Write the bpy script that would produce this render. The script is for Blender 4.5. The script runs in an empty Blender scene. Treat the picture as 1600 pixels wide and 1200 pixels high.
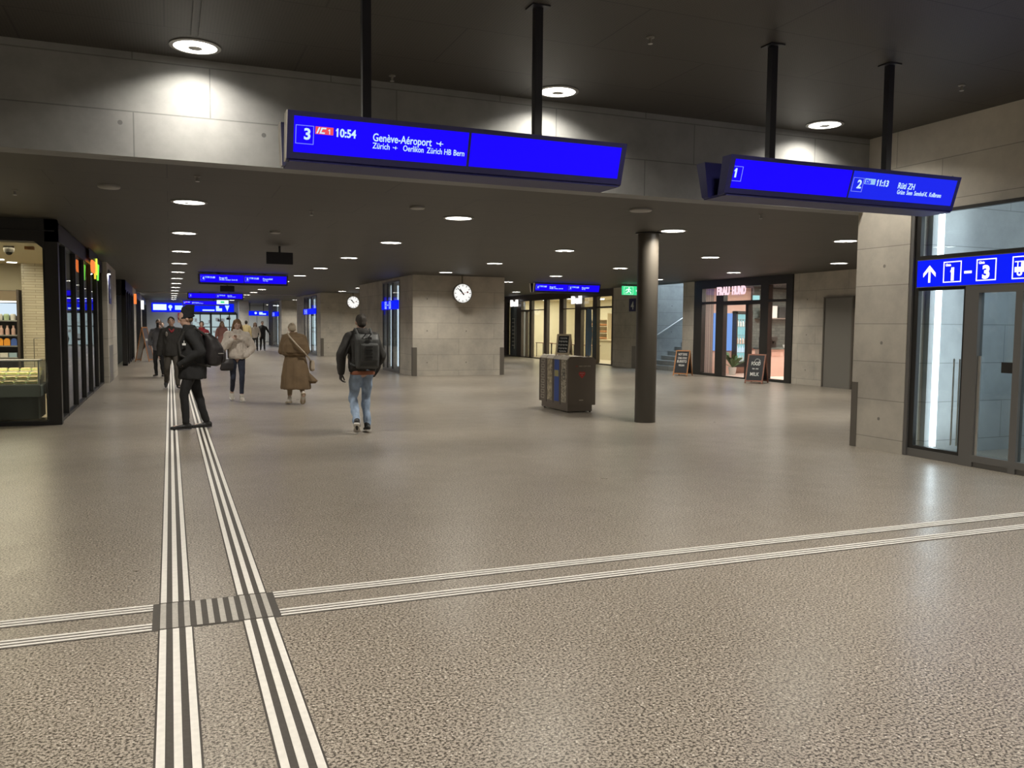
import bpy, bmesh, math, random
from mathutils import Vector, Matrix, Quaternion, noise
random.seed(7)
S = bpy.context.scene
C = S.collection
PI = math.pi
# ---------------------------------------------------------------- camera
cd = bpy.data.cameras.new('camera'); cam = bpy.data.objects.new('camera', cd); C.objects.link(cam)
cd.sensor_fit = 'HORIZONTAL'; cd.sensor_width = 36.0; cd.lens = 1317.9/1600*36; cd.clip_end = 300; cd.clip_start = 0.05
_yaw, _pit, _rol = .3851, .0688, -.0089
_f = Vector((math.sin(_yaw)*math.cos(_pit), math.cos(_yaw)*math.cos(_pit), -math.sin(_pit)))
_r = Vector((math.cos(_yaw), -math.sin(_yaw), 0)); _d = -_r.cross(_f)
_r2 = _r*math.cos(_rol)+_d*math.sin(_rol); _d2 = -_r*math.sin(_rol)+_d*math.cos(_rol)
cam.matrix_world = Matrix(((_r2.x, -_d2.x, -_f.x, 0), (_r2.y, -_d2.y, -_f.y, 0), (_r2.z, -_d2.z, -_f.z, 1.6), (0, 0, 0, 1)))
S.camera = cam
# ---------------------------------------------------------------- world, exposure, light levels
w = bpy.data.worlds.new('world'); S.world = w; w.use_nodes = True
w.node_tree.nodes['Background'].inputs[0].default_value = (.55, .62, .75, 1)
w.node_tree.nodes['Background'].inputs[1].default_value = .05
S.view_settings.view_transform = 'Standard'; S.view_settings.look = 'None'
S.view_settings.exposure = 0.0; S.view_settings.gamma = 1.0; S.view_settings.use_curve_mapping = False
P_LOW, P_HIGH = 59.0, 77.0            # watts of each downlight (low ceiling, high ceiling)
LIGHT_COL = (1.0, .94, .83)
CZ, UZ = 3.165, 4.13                  # low ceiling, high ceiling

# ---------------------------------------------------------------- materials
M = {}
def nt(name):
    m = bpy.data.materials.new(name); m.use_nodes = True; n = m.node_tree
    M[name] = m
    return m, n, n.nodes['Principled BSDF']
def mat(name, col, rough=.6, metal=0., emis=None, es=0., spec=.5, noise_amt=0., nscale=20., bump=0.):
    m, n, b = nt(name)
    b.inputs['Base Color'].default_value = (*col, 1); b.inputs['Roughness'].default_value = rough
    b.inputs['Metallic'].default_value = metal; b.inputs['Specular IOR Level'].default_value = spec
    if emis:
        b.inputs['Emission Color'].default_value = (*emis, 1); b.inputs['Emission Strength'].default_value = es
    if noise_amt or bump:
        tc = n.nodes.new('ShaderNodeTexCoord'); no = n.nodes.new('ShaderNodeTexNoise')
        no.inputs['Scale'].default_value = nscale; no.inputs['Detail'].default_value = 5
        n.links.new(tc.outputs['Object'], no.inputs['Vector'])
        if noise_amt:
            r = n.nodes.new('ShaderNodeValToRGB')
            r.color_ramp.elements[0].position = .3; r.color_ramp.elements[1].position = .7
            r.color_ramp.elements[0].color = (*[c*(1-noise_amt) for c in col], 1)
            r.color_ramp.elements[1].color = (*[min(1, c*(1+noise_amt)) for c in col], 1)
            n.links.new(no.outputs['Fac'], r.inputs['Fac']); n.links.new(r.outputs['Color'], b.inputs['Base Color'])
        if bump:
            bp = n.nodes.new('ShaderNodeBump'); bp.inputs['Strength'].default_value = bump; bp.inputs['Distance'].default_value = .01
            n.links.new(no.outputs['Fac'], bp.inputs['Height']); n.links.new(bp.outputs['Normal'], b.inputs['Normal'])
    return m
def emit(name, col, st):
    m, n, b = nt(name)
    b.inputs['Base Color'].default_value = (*[c*.06 for c in col], 1)
    b.inputs['Emission Color'].default_value = (*col, 1); b.inputs['Emission Strength'].default_value = st
    b.inputs['Specular IOR Level'].default_value = .08; b.inputs['Roughness'].default_value = .6
    return m
def math_node(n, op, a, b=None):
    x = n.nodes.new('ShaderNodeMath'); x.operation = op
    for i, v in enumerate((a, b)):
        if v is None: continue
        if isinstance(v, (int, float)): x.inputs[i].default_value = v
        else: n.links.new(v, x.inputs[i])
    return x.outputs[0]
def concrete(name, c1, c2, bw=2.4, bh=.5, zoff=.17, mort=.006, dots=True, rough=.62, along=None):
    m, n, b = nt(name)
    tc = n.nodes.new('ShaderNodeTexCoord'); sp = n.nodes.new('ShaderNodeSeparateXYZ'); n.links.new(tc.outputs['Object'], sp.inputs[0])
    h = math_node(n, 'ADD', sp.outputs['X'], sp.outputs['Y']) if along is None else sp.outputs[along]
    z = math_node(n, 'SUBTRACT', sp.outputs['Z'], zoff)
    cb = n.nodes.new('ShaderNodeCombineXYZ'); n.links.new(h, cb.inputs[0]); n.links.new(z, cb.inputs[1])
    br = n.nodes.new('ShaderNodeTexBrick'); n.links.new(cb.outputs[0], br.inputs['Vector'])
    br.inputs['Scale'].default_value = 1; br.inputs['Brick Width'].default_value = bw; br.inputs['Row Height'].default_value = bh
    br.inputs['Mortar Size'].default_value = mort; br.inputs['Mortar Smooth'].default_value = .3; br.offset = .37
    br.inputs['Color1'].default_value = (*c1, 1); br.inputs['Color2'].default_value = (*c2, 1)
    br.inputs['Mortar'].default_value = (*[c*.6 for c in c1], 1)
    no = n.nodes.new('ShaderNodeTexNoise'); no.inputs['Scale'].default_value = 1.3; no.inputs['Detail'].default_value = 8; no.inputs['Roughness'].default_value = .65
    n.links.new(tc.outputs['Object'], no.inputs['Vector'])
    rp = n.nodes.new('ShaderNodeValToRGB'); rp.color_ramp.elements[0].position = .3; rp.color_ramp.elements[0].color = (.72, .72, .72, 1)
    rp.color_ramp.elements[1].position = .72; rp.color_ramp.elements[1].color = (1.12, 1.12, 1.1, 1)
    n.links.new(no.outputs['Fac'], rp.inputs['Fac'])
    mx = n.nodes.new('ShaderNodeMix'); mx.data_type = 'RGBA'; mx.blend_type = 'MULTIPLY'; mx.inputs[0].default_value = 1
    n.links.new(br.outputs['Color'], mx.inputs[6]); n.links.new(rp.outputs['Color'], mx.inputs[7])
    out = mx.outputs[2]
    if dots:   # formwork tie holes
        fx = math_node(n, 'SUBTRACT', math_node(n, 'FRACT', math_node(n, 'MULTIPLY', h, 1/1.3)), .5)
        fz = math_node(n, 'SUBTRACT', math_node(n, 'FRACT', math_node(n, 'MULTIPLY', z, 1/1.0)), .25)
        d = math_node(n, 'SQRT', math_node(n, 'ADD', math_node(n, 'POWER', math_node(n, 'MULTIPLY', fx, 1.3), 2.), math_node(n, 'POWER', fz, 2.)))
        k = math_node(n, 'LESS_THAN', d, .022)
        mz = n.nodes.new('ShaderNodeMix'); mz.data_type = 'RGBA'; n.links.new(k, mz.inputs[0]); n.links.new(out, mz.inputs[6])
        mz.inputs[7].default_value = (*[c*.45 for c in c1], 1); out = mz.outputs[2]
    n.links.new(out, b.inputs['Base Color']); b.inputs['Roughness'].default_value = rough
    bp = n.nodes.new('ShaderNodeBump'); bp.inputs['Strength'].default_value = .25; bp.inputs['Distance'].default_value = .01
    n.links.new(no.outputs['Fac'], bp.inputs['Height']); n.links.new(bp.outputs['Normal'], b.inputs['Normal'])
    return m
concrete('concrete', (.50, .465, .405), (.54, .50, .435), bw=1.9, dots=True)
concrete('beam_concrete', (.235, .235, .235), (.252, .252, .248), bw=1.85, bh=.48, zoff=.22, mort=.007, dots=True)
concrete('pier_concrete', (.47, .435, .38), (.50, .465, .405), bw=60, along='Y')
concrete('dark_concrete', (.22, .205, .18), (.235, .22, .19), bw=1.9)
concrete('shaft_concrete', (.36, .38, .38), (.38, .40, .40), bw=1.9)
def terrazzo():
    m, n, b = nt('terrazzo')
    tc = n.nodes.new('ShaderNodeTexCoord')
    def noi(s, d=2, r=.5):
        x = n.nodes.new('ShaderNodeTexNoise'); x.inputs['Scale'].default_value = s; x.inputs['Detail'].default_value = d; x.inputs['Roughness'].default_value = r
        n.links.new(tc.outputs['Object'], x.inputs['Vector']); return x.outputs['Fac']
    def ramp(f, p0, c0, p1, c1):
        r = n.nodes.new('ShaderNodeValToRGB'); e = r.color_ramp.elements
        e[0].position = p0; e[0].color = (*c0, 1); e[1].position = p1; e[1].color = (*c1, 1); n.links.new(f, r.inputs['Fac']); return r.outputs['Color']
    base = ramp(noi(.45, 4, .6), .3, (.365, .324, .268), .7, (.42, .375, .315))
    dark = ramp(noi(75, 4, .65), .42, (.13, .12, .11), .54, (1, 1, 1))
    mid = ramp(noi(170, 2), .36, (.70, .68, .66), .60, (1.12, 1.12, 1.12))
    v = n.nodes.new('ShaderNodeTexVoronoi'); v.inputs['Scale'].default_value = 58; n.links.new(tc.outputs['Object'], v.inputs['Vector'])
    vs = n.nodes.new('ShaderNodeSeparateColor'); n.links.new(v.outputs['Color'], vs.inputs[0])
    chip = math_node(n, 'MULTIPLY', ramp(v.outputs['Distance'], .18, (1, 1, 1), .34, (0, 0, 0)), math_node(n, 'GREATER_THAN', vs.outputs[0], .80))
    a = None
    for other in (dark, mid):
        x = n.nodes.new('ShaderNodeMix'); x.data_type = 'RGBA'; x.blend_type = 'MULTIPLY'; x.inputs[0].default_value = .95
        n.links.new(base if a is None else a, x.inputs[6]); n.links.new(other, x.inputs[7]); a = x.outputs[2]
    x = n.nodes.new('ShaderNodeMix'); x.data_type = 'RGBA'; n.links.new(chip, x.inputs[0]); n.links.new(a, x.inputs[6]); x.inputs[7].default_value = (.58, .54, .47, 1)
    n.links.new(x.outputs[2], b.inputs['Base Color'])
    rr = n.nodes.new('ShaderNodeMapRange'); n.links.new(noi(3, 3), rr.inputs[0]); rr.inputs[3].default_value = .24; rr.inputs[4].default_value = .38
    n.links.new(rr.outputs[0], b.inputs['Roughness']); b.inputs['Specular IOR Level'].default_value = .42
    return m
terrazzo()
def ceiling_mat():
    m, n, b = nt('ceiling_panel')
    tc = n.nodes.new('ShaderNodeTexCoord'); sp = n.nodes.new('ShaderNodeSeparateXYZ'); n.links.new(tc.outputs['Object'], sp.inputs[0])
    cb = n.nodes.new('ShaderNodeCombineXYZ'); n.links.new(sp.outputs['X'], cb.inputs[0]); n.links.new(sp.outputs['Y'], cb.inputs[1])
    br = n.nodes.new('ShaderNodeTexBrick'); n.links.new(cb.outputs[0], br.inputs['Vector']); br.offset = .5
    br.inputs['Scale'].default_value = 1; br.inputs['Brick Width'].default_value = 2.4; br.inputs['Row Height'].default_value = 1.0
    br.inputs['Mortar Size'].default_value = .008; br.inputs['Color1'].default_value = (.048, .043, .036, 1)
    br.inputs['Color2'].default_value = (.055, .049, .041, 1); br.inputs['Mortar'].default_value = (.02, .018, .015, 1)
    v = n.nodes.new('ShaderNodeTexVoronoi'); v.inputs['Scale'].default_value = 38; v.inputs['Randomness'].default_value = 0
    n.links.new(tc.outputs['Object'], v.inputs['Vector'])
    r = n.nodes.new('ShaderNodeValToRGB'); r.color_ramp.elements[0].position = .22; r.color_ramp.elements[0].color = (.45, .45, .45, 1)
    r.color_ramp.elements[1].position = .34; n.links.new(v.outputs['Distance'], r.inputs['Fac'])
    x = n.nodes.new('ShaderNodeMix'); x.data_type = 'RGBA'; x.blend_type = 'MULTIPLY'; x.inputs[0].default_value = .7
    n.links.new(br.outputs['Color'], x.inputs[6]); n.links.new(r.outputs['Color'], x.inputs[7])
    n.links.new(x.outputs[2], b.inputs['Base Color']); b.inputs['Roughness'].default_value = .55
    return m
ceiling_mat()
def brick_mat(name, c1, c2, mo, bw, bh, ms, axis='X', rough=.5):
    m, n, b = nt(name)
    tc = n.nodes.new('ShaderNodeTexCoord'); sp = n.nodes.new('ShaderNodeSeparateXYZ'); n.links.new(tc.outputs['Object'], sp.inputs[0])
    cb = n.nodes.new('ShaderNodeCombineXYZ'); n.links.new(math_node(n, 'ADD', sp.outputs['X'], sp.outputs['Y']), cb.inputs[0]); n.links.new(sp.outputs['Z'], cb.inputs[1])
    br = n.nodes.new('ShaderNodeTexBrick'); n.links.new(cb.outputs[0], br.inputs['Vector'])
    br.inputs['Scale'].default_value = 1; br.inputs['Brick Width'].default_value = bw; br.inputs['Row Height'].default_value = bh; br.inputs['Mortar Size'].default_value = ms
    br.inputs['Color1'].default_value = (*c1, 1); br.inputs['Color2'].default_value = (*c2, 1); br.inputs['Mortar'].default_value = (*mo, 1)
    n.links.new(br.outputs['Color'], b.inputs['Base Color']); b.inputs['Roughness'].default_value = rough
    return m
brick_mat('white_brick', (.72, .66, .52), (.60, .54, .42), (.42, .37, .28), .42, .055, .006)
brick_mat('black_tile', (.085, .10, .095), (.12, .14, .13), (.04, .045, .045), .2, .1, .004, rough=.25)
brick_mat('wood_slats', (.30, .235, .215), (.22, .175, .165), (.09, .07, .07), .09, 9., .008)
def glass(name, tint=(1, 1, 1), rough=.0, ior=1.5, boost=1.0):
    m = bpy.data.materials.new(name); m.use_nodes = True; n = m.node_tree; n.nodes.clear(); M[name] = m
    o = n.nodes.new('ShaderNodeOutputMaterial'); t = n.nodes.new('ShaderNodeBsdfTransparent'); t.inputs[0].default_value = (*tint, 1)
    g = n.nodes.new('ShaderNodeBsdfGlossy'); g.inputs['Roughness'].default_value = rough
    ge = n.nodes.new('ShaderNodeNewGeometry'); dp = n.nodes.new('ShaderNodeVectorMath'); dp.operation = 'DOT_PRODUCT'
    n.links.new(ge.outputs['Normal'], dp.inputs[0]); n.links.new(ge.outputs['Incoming'], dp.inputs[1])
    c_ = math_node(n, 'SUBTRACT', 1.0, math_node(n, 'ABSOLUTE', dp.outputs['Value']))
    f_ = math_node(n, 'ADD', math_node(n, 'MULTIPLY', math_node(n, 'POWER', c_, 5.0), .95), .035)   # Schlick reflectance
    x = n.nodes.new('ShaderNodeMixShader'); n.links.new(f_, x.inputs[0]); n.links.new(t.outputs[0], x.inputs[1]); n.links.new(g.outputs[0], x.inputs[2])
    n.links.new(x.outputs[0], o.inputs[0])
    return m
glass('glass', (.93, .96, .95)); glass('glass_door', (.80, .86, .87), rough=.02)
mat('white_line', (.72, .69, .64), .5, noise_amt=.06, nscale=30)
mat('grey_rib', (.40, .375, .335), .5, noise_amt=.12, nscale=60)
mat('dark_rubber', (.058, .050, .042), .6, noise_amt=.15, nscale=50)
mat('black_frame', (.022, .021, .020), .38)
mat('brown_frame', (.065, .050, .042), .4)
mat('dark_paint', (.012, .012, .018), .45)
mat('column_paint', (.075, .066, .054), .38)
mat('steel', (.30, .285, .26), .38, .75)
mat('steel_light', (.62, .62, .60), .3, .85)
mat('frame_grey', (.19, .185, .18), .4, .5)
mat('door_metal', (.215, .205, .185), .5, .1)
mat('guard_metal', (.16, .145, .125), .5, .4)
mat('lamp_ring', (.30, .29, .27), .4, .3)
mat('lamp_hub', (.32, .31, .29), .5)
mat('detector_white', (.22, .21, .19), .5)
mat('navy', (.012, .012, .085), .38)
mat('navy_soft', (.020, .020, .10), .5)
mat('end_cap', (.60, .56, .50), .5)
mat('plaster_warm', (.72, .64, .46), .8); mat('cream', (.78, .72, .55), .8)
mat('shop_floor', (.42, .36, .27), .4)
mat('pink_wall', (.62, .40, .33), .7); mat('pink_counter', (.70, .52, .45), .6)
mat('grey_wall', (.42, .43, .43), .7); mat('white_panel', (.62, .63, .60), .55)
mat('black', (.01, .01, .011), .5); mat('black_soft', (.022, .022, .024), .7)
mat('wood_orange', (.42, .19, .07), .5, noise_amt=.25, nscale=25)
mat('wood_pale', (.62, .52, .36), .5); mat('wood_red', (.26, .11, .07), .5, noise_amt=.25, nscale=25)
mat('board_black', (.018, .020, .024), .7); mat('chalk', (.62, .62, .60), .8)
mat('leaf', (.05, .11, .03), .5); mat('terracotta', (.5, .38, .3), .7)
mat('bin_metal', (.135, .112, .09), .45, .1); mat('bin_top', (.55, .50, .42), .35, .5)
mat('taupe', (.25, .20, .14), .8); mat('slate_blue', (.17, .19, .23), .5); mat('pale_sheet', (.55, .62, .60), .7); mat('red_mark', (.42, .03, .03), .5); mat('bin_blue', (.03, .07, .28), .5); mat('bin_news', (.30, .27, .21), .7, noise_amt=.75, nscale=28)
mat('bin_beige', (.34, .29, .20), .7, noise_amt=.6, nscale=22); mat('bin_pict', (.40, .37, .31), .6); mat('bin_olive', (.30, .27, .12), .6)
mat('fabric_blue', (.16, .27, .42), .8); mat('white_plastic', (.7, .7, .68), .4)
emit('lamp', (1.0, .96, .88), 7.0); emit('led_cold', (.80, .90, 1.0), 6.0); emit('led_soft', (.72, .86, 1.0), 1.6)
emit('blue_screen', (.010, .001, 1.0), 1.0); emit('blue_screen_dim', (.012, .022, .92), .92); emit('blue_sign', (.002, .012, 1.0), .95)
emit('screen_text', (.62, .86, 1.0), 1.0); emit('screen_line', (.25, .30, 1.0), .9); emit('red_badge', (.95, .10, .12), .9); emit('badge_pale', (.35, .62, 1.0), .9)
emit('white_sign', (1, .98, .96), 1.3); emit('pink_neon', (1.0, .70, .78), 1.1); emit('exit_green', (.05, .75, .28), 1.0)
emit('exit_white', (.75, 1.0, .85), 1.2); emit('clock_white', (1, .99, .95), 1.0); emit('sky_screen', (.22, .42, 1.0), .9)
emit('neon_orange', (1.0, .22, .05), 1.2); emit('neon_yellow', (1.0, .62, .05), 1.2); emit('neon_lime', (.75, .85, .08), 1.2); emit('neon_green', (.22, .9, .08), 1.2)
emit('shelf_glow', (.75, .85, 1.0), 1.1); emit('warm_tube', (1.0, .80, .48), 3.0); emit('far_glow', (.62, .80, .82), .62); emit('fridge_glow', (.45, .85, .9), .8); emit('flag_red', (.35, .05, .07), .6)

# ---------------------------------------------------------------- mesh helpers
class MB:
    def __init__(s): s.v = []; s.f = []
    def add(s, v, f):
        k = len(s.v); s.v += [Vector(p) for p in v]; s.f += [[i+k for i in q] for q in f]; return s
    def box(s, x0, x1, y0, y1, z0, z1):
        return s.add([(x0, y0, z0), (x1, y0, z0), (x1, y1, z0), (x0, y1, z0), (x0, y0, z1), (x1, y0, z1), (x1, y1, z1), (x0, y1, z1)],
                     [(3, 2, 1, 0), (4, 5, 6, 7), (0, 1, 5, 4), (1, 2, 6, 5), (2, 3, 7, 6), (3, 0, 4, 7)])
    def tube(s, a, b, r0, r1=None, n=14, caps=True):
        a, b = Vector(a), Vector(b); r1 = r0 if r1 is None else r1
        d = (b-a).normalized(); u = d.orthogonal().normalized(); q = d.cross(u)
        v = []
        for c, r in ((a, r0), (b, r1)):
            for i in range(n):
                t = 2*PI*i/n; v.append(c+u*math.cos(t)*r+q*math.sin(t)*r)
        f = [(i, (i+1) % n, n+(i+1) % n, n+i) for i in range(n)]
        if caps: f += [tuple(reversed(range(n))), tuple(range(n, 2*n))]
        return s.add(v, f)
    def rings(s, rr, close=True):   # list of equal-length vertex rings, capped
        n = len(rr[0]); v = [p for r in rr for p in r]; f = []
        for k in range(len(rr)-1):
            for i in range(n): f.append((k*n+i, k*n+(i+1) % n, (k+1)*n+(i+1) % n, (k+1)*n+i))
        if close: f += [tuple(reversed(range(n))), tuple(range((len(rr)-1)*n, len(rr)*n))]
        return s.add(v, f)
    def lathe(s, prof, c=(0, 0, 0), n=28):   # profile (r,z) around z
        return s.rings([[Vector((c[0]+math.cos(2*PI*i/n)*r, c[1]+math.sin(2*PI*i/n)*r, c[2]+z)) for i in range(n)] for r, z in prof])
    def ell(s, c, r, rot=None, n=14, m=9):
        rr = []
        c = Vector(c)
        for k in range(m+1):
            ph = -PI/2+PI*k/m; rad = max(math.cos(ph), .02)
            ring = []
            for i in range(n):
                p = Vector((math.cos(2*PI*i/n)*rad*r[0], math.sin(2*PI*i/n)*rad*r[1], math.sin(ph)*r[2]))
                if rot is not None: p = rot @ p
                ring.append(c+p)
            rr.append(ring)
        return s.rings(rr)
    def prism(s, poly, axis, a, b):   # poly of 2-tuples extruded along axis 'X','Y','Z'
        def P(p, t): return {'X': (t, p[0], p[1]), 'Y': (p[0], t, p[1]), 'Z': (p[0], p[1], t)}[axis]
        n = len(poly); v = [P(p, a) for p in poly]+[P(p, b) for p in poly]
        return s.add(v, [(i, (i+1) % n, n+(i+1) % n, n+i) for i in range(n)]+[tuple(reversed(range(n))), tuple(range(n, 2*n))])
def world_loc(o):
    l = Vector((0, 0, 0))
    while o is not None: l += o.location; o = o.parent
    return l
def obj(name, mb, m, parent=None, smooth=False, bevel=0., local=False, label=None):
    me = bpy.data.meshes.new(name)
    off = Vector((0, 0, 0)) if (parent is None or local) else world_loc(parent)
    me.from_pydata([v-off for v in mb.v], [], mb.f)
    bm = bmesh.new(); bm.from_mesh(me); bmesh.ops.recalc_face_normals(bm, faces=bm.faces); 
    if bevel > 0:
        bmesh.ops.bevel(bm, geom=[e for e in bm.edges if e.calc_face_angle(0) > .5], offset=bevel, segments=2, affect='EDGES', clamp_overlap=True)
    bm.to_mesh(me); bm.free()
    me.materials.append(M[m] if isinstance(m, str) else m)
    if smooth:
        me.polygons.foreach_set('use_smooth', [True]*len(me.polygons)); me.set_sharp_from_angle(angle=math.radians(40))
    o = bpy.data.objects.new(name, me); C.objects.link(o); o.parent = parent
    if label: o['label'] = label
    return o
def thing(name, label, cat, loc=(0, 0, 0), rz=0, group=None):
    o = bpy.data.objects.new(name, None); C.objects.link(o); o.location = loc; o.rotation_euler = (0, 0, rz); o.empty_display_size = .1
    o['label'] = label; o['category'] = cat
    if group: o['group'] = group
    return o
def tag(o, label, cat, group=None, kind=None):
    o['label'] = label; o['category'] = cat
    if group: o['group'] = group
    if kind: o['kind'] = kind
    return o
def struct(name, mb=None, m=None, parent=None, **k):
    if mb is None:
        o = bpy.data.objects.new(name, None); C.objects.link(o)
    else: o = obj(name, mb, m, parent, **k)
    if parent is None: o['kind'] = 'structure'
    return o
def copy_tree(o, parent=None):
    c = o.copy(); C.objects.link(c); c.parent = parent
    for ch in [x for x in KIDS.get(o.name, [])]: copy_tree(ch, c)
    return c
KIDS = {}
def index_kids():
    KIDS.clear()
    for o in bpy.data.objects:
        if o.parent: KIDS.setdefault(o.parent.name, []).append(o)
_tc = {}
def text_shape(s, bold=0.0, depth=.001):
    key = (s, bold, depth)
    if key not in _tc:
        cu = bpy.data.curves.new('t', 'FONT'); cu.body = s; cu.size = 1; cu.resolution_u = 3; cu.offset = bold; cu.extrude = depth
        ob = bpy.data.objects.new('t', cu); C.objects.link(ob)
        dg = bpy.context.evaluated_depsgraph_get(); me = bpy.data.meshes.new_from_object(ob.evaluated_get(dg))
        v = [p.co.copy() for p in me.vertices]; f = [tuple(q.vertices) for q in me.polygons]
        bpy.data.objects.remove(ob); bpy.data.curves.remove(cu); bpy.data.meshes.remove(me)
        if '1' in s and len(s) <= 5:      # give the plain-bar figure 1 its flag
            for i, ch in enumerate(s):
                if ch != '1': continue
                pv = v if (i == 0 and len(s) == 1) else (text_shape(s[:i+1]+'', bold, depth)[0] if i+1 < len(s) else v)
                xr = max(p.x for p in pv); top = .70; st = .11
                k = len(v)
                for zz in (-depth, depth): v += [Vector(q+(zz,)) for q in ((xr-st, top), (xr-.25, top-.15), (xr-.25, top-.26), (xr-st, top-.17))]
                f += [(k, k+1, k+2, k+3), (k+7, k+6, k+5, k+4)]+[(k+a, k+(a+1) % 4, k+4+(a+1) % 4, k+4+a) for a in range(4)]
        _tc[key] = (v, f)
    return _tc[key]
class Frame:   # flat sheet in space: o origin, r right, u up, n toward the viewer
    def __init__(s, o, r, u):
        s.o = Vector(o); s.r = Vector(r).normalized(); s.u = Vector(u).normalized(); s.n = s.r.cross(s.u)
    def p(s, x, y, z=0): return s.o+s.r*x+s.u*y+s.n*z
    def rect(s, mb, x0, x1, y0, y1, z0=0, z1=.004):
        v = [s.p(x, y, z) for z in (z0, z1) for x, y in ((x0, y0), (x1, y0), (x1, y1), (x0, y1))]
        return mb.add(v, [(3, 2, 1, 0), (4, 5, 6, 7), (0, 1, 5, 4), (1, 2, 6, 5), (2, 3, 7, 6), (3, 0, 4, 7)])
    def poly(s, mb, pts, z0=0, z1=.004):
        n = len(pts); v = [s.p(x, y, z0) for x, y in pts]+[s.p(x, y, z1) for x, y in pts]
        return mb.add(v, [(i, (i+1) % n, n+(i+1) % n, n+i) for i in range(n)]+[tuple(reversed(range(n))), tuple(range(n, 2*n))])
    def outline(s, mb, x0, x1, y0, y1, t, z0=0, z1=.004):
        s.rect(mb, x0, x1, y0, y0+t, z0, z1); s.rect(mb, x0, x1, y1-t, y1, z0, z1); s.rect(mb, x0, x0+t, y0+t, y1-t, z0, z1); s.rect(mb, x1-t, x1, y0+t, y1-t, z0, z1); return mb
    def disc(s, mb, x, y, r, z0=0, z1=.004, n=24):
        return s.poly(mb, [(x+r*math.cos(2*PI*i/n), y+r*math.sin(2*PI*i/n)) for i in range(n)], z0, z1)
    def text(s, mb, t, x, y, h=None, w=None, z=.001, bold=.01, center=False, depth=.002, slant=0):
        v, f = text_shape(t, bold)
        xs = [p.x for p in v]; ys = [p.y for p in v]; W = max(xs)-min(xs)
        sc = (h/.72) if h else w/W
        sx = (w/W) if w else sc
        x0 = x-(W*sx/2 if center else 0)
        return mb.add([s.p(x0+(p.x-min(xs))*sx+slant*p.y*sc, y+p.y*sc, z+(depth if p.z > 0 else 0)) for p in v], f)
def plane_icon(fr, mb, x, y, s, z=.001):
    pts = [(-1, -.08), (-.75, -.1), (-.15, -.1), (.15, -.62), (.32, -.62), (.2, -.1), (.75, -.1), (1, 0), (.75, .1), (.2, .1), (.32, .62), (.15, .62), (-.15, .1), (-.7, .1), (-.85, .32), (-1, .32), (-.93, 0)]
    fr.poly(mb, [(x+a*s, y+b*s) for a, b in pts], z, z+.002)
# ================================================================= SETTING
struct('floor', MB().box(-9, 22, -9, 80, -.1, 0), 'terrazzo')
struct('ceiling', MB().box(-9, 8.95, -9, 8.85, UZ, UZ+.1), 'ceiling_panel')
struct('ceiling_low', MB().box(-9, 16.72, 9.12, 78, CZ, CZ+.1), 'ceiling_panel')
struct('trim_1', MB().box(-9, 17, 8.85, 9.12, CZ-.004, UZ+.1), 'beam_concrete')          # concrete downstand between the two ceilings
struct('wall_left', MB().box(-9.2, -9, -9, 80, 0, 4.3), 'dark_concrete')
struct('wall_back', MB().box(-9.2, 9, -9.2, -9, 0, 4.3), 'dark_concrete')
m = MB().box(8.72, 8.95, -9, 8.85, 3.06, UZ+.1).box(8.72, 8.95, -9, 3.2, 0, 3.06)
struct('wall_right_high', m, 'concrete')
struct('wall_pier', MB().box(8.65, 16.7, 8.05, 8.93, 0, CZ), 'pier_concrete')
m = MB().box(16.7, 16.95, 8.9, 17.28, 0, CZ).box(16.7, 16.95, 17.28, 18.32, 2.43, CZ).box(16.7, 16.95, 18.32, 19.62, 0, CZ)
m.box(16.7, 17.0, 24.56, 25.3, 0, CZ).box(16.7, 17.0, 28.1, 30.33, 0, CZ).box(16.7, 16.95, 42.62, 78, 0, CZ)
struct('wall_right', m, 'concrete')
struct('wall_far', MB().box(-2.3, 4.5, 63.5, 63.7, 0, CZ), 'grey_wall')
struct('wall_far_stub', MB().box(4.5, 5.15, 62, 76, 0, CZ), 'concrete')
struct('wall_far_right', MB().box(5.15, 16.7, 76, 76.2, 0, CZ), 'grey_wall')
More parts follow.
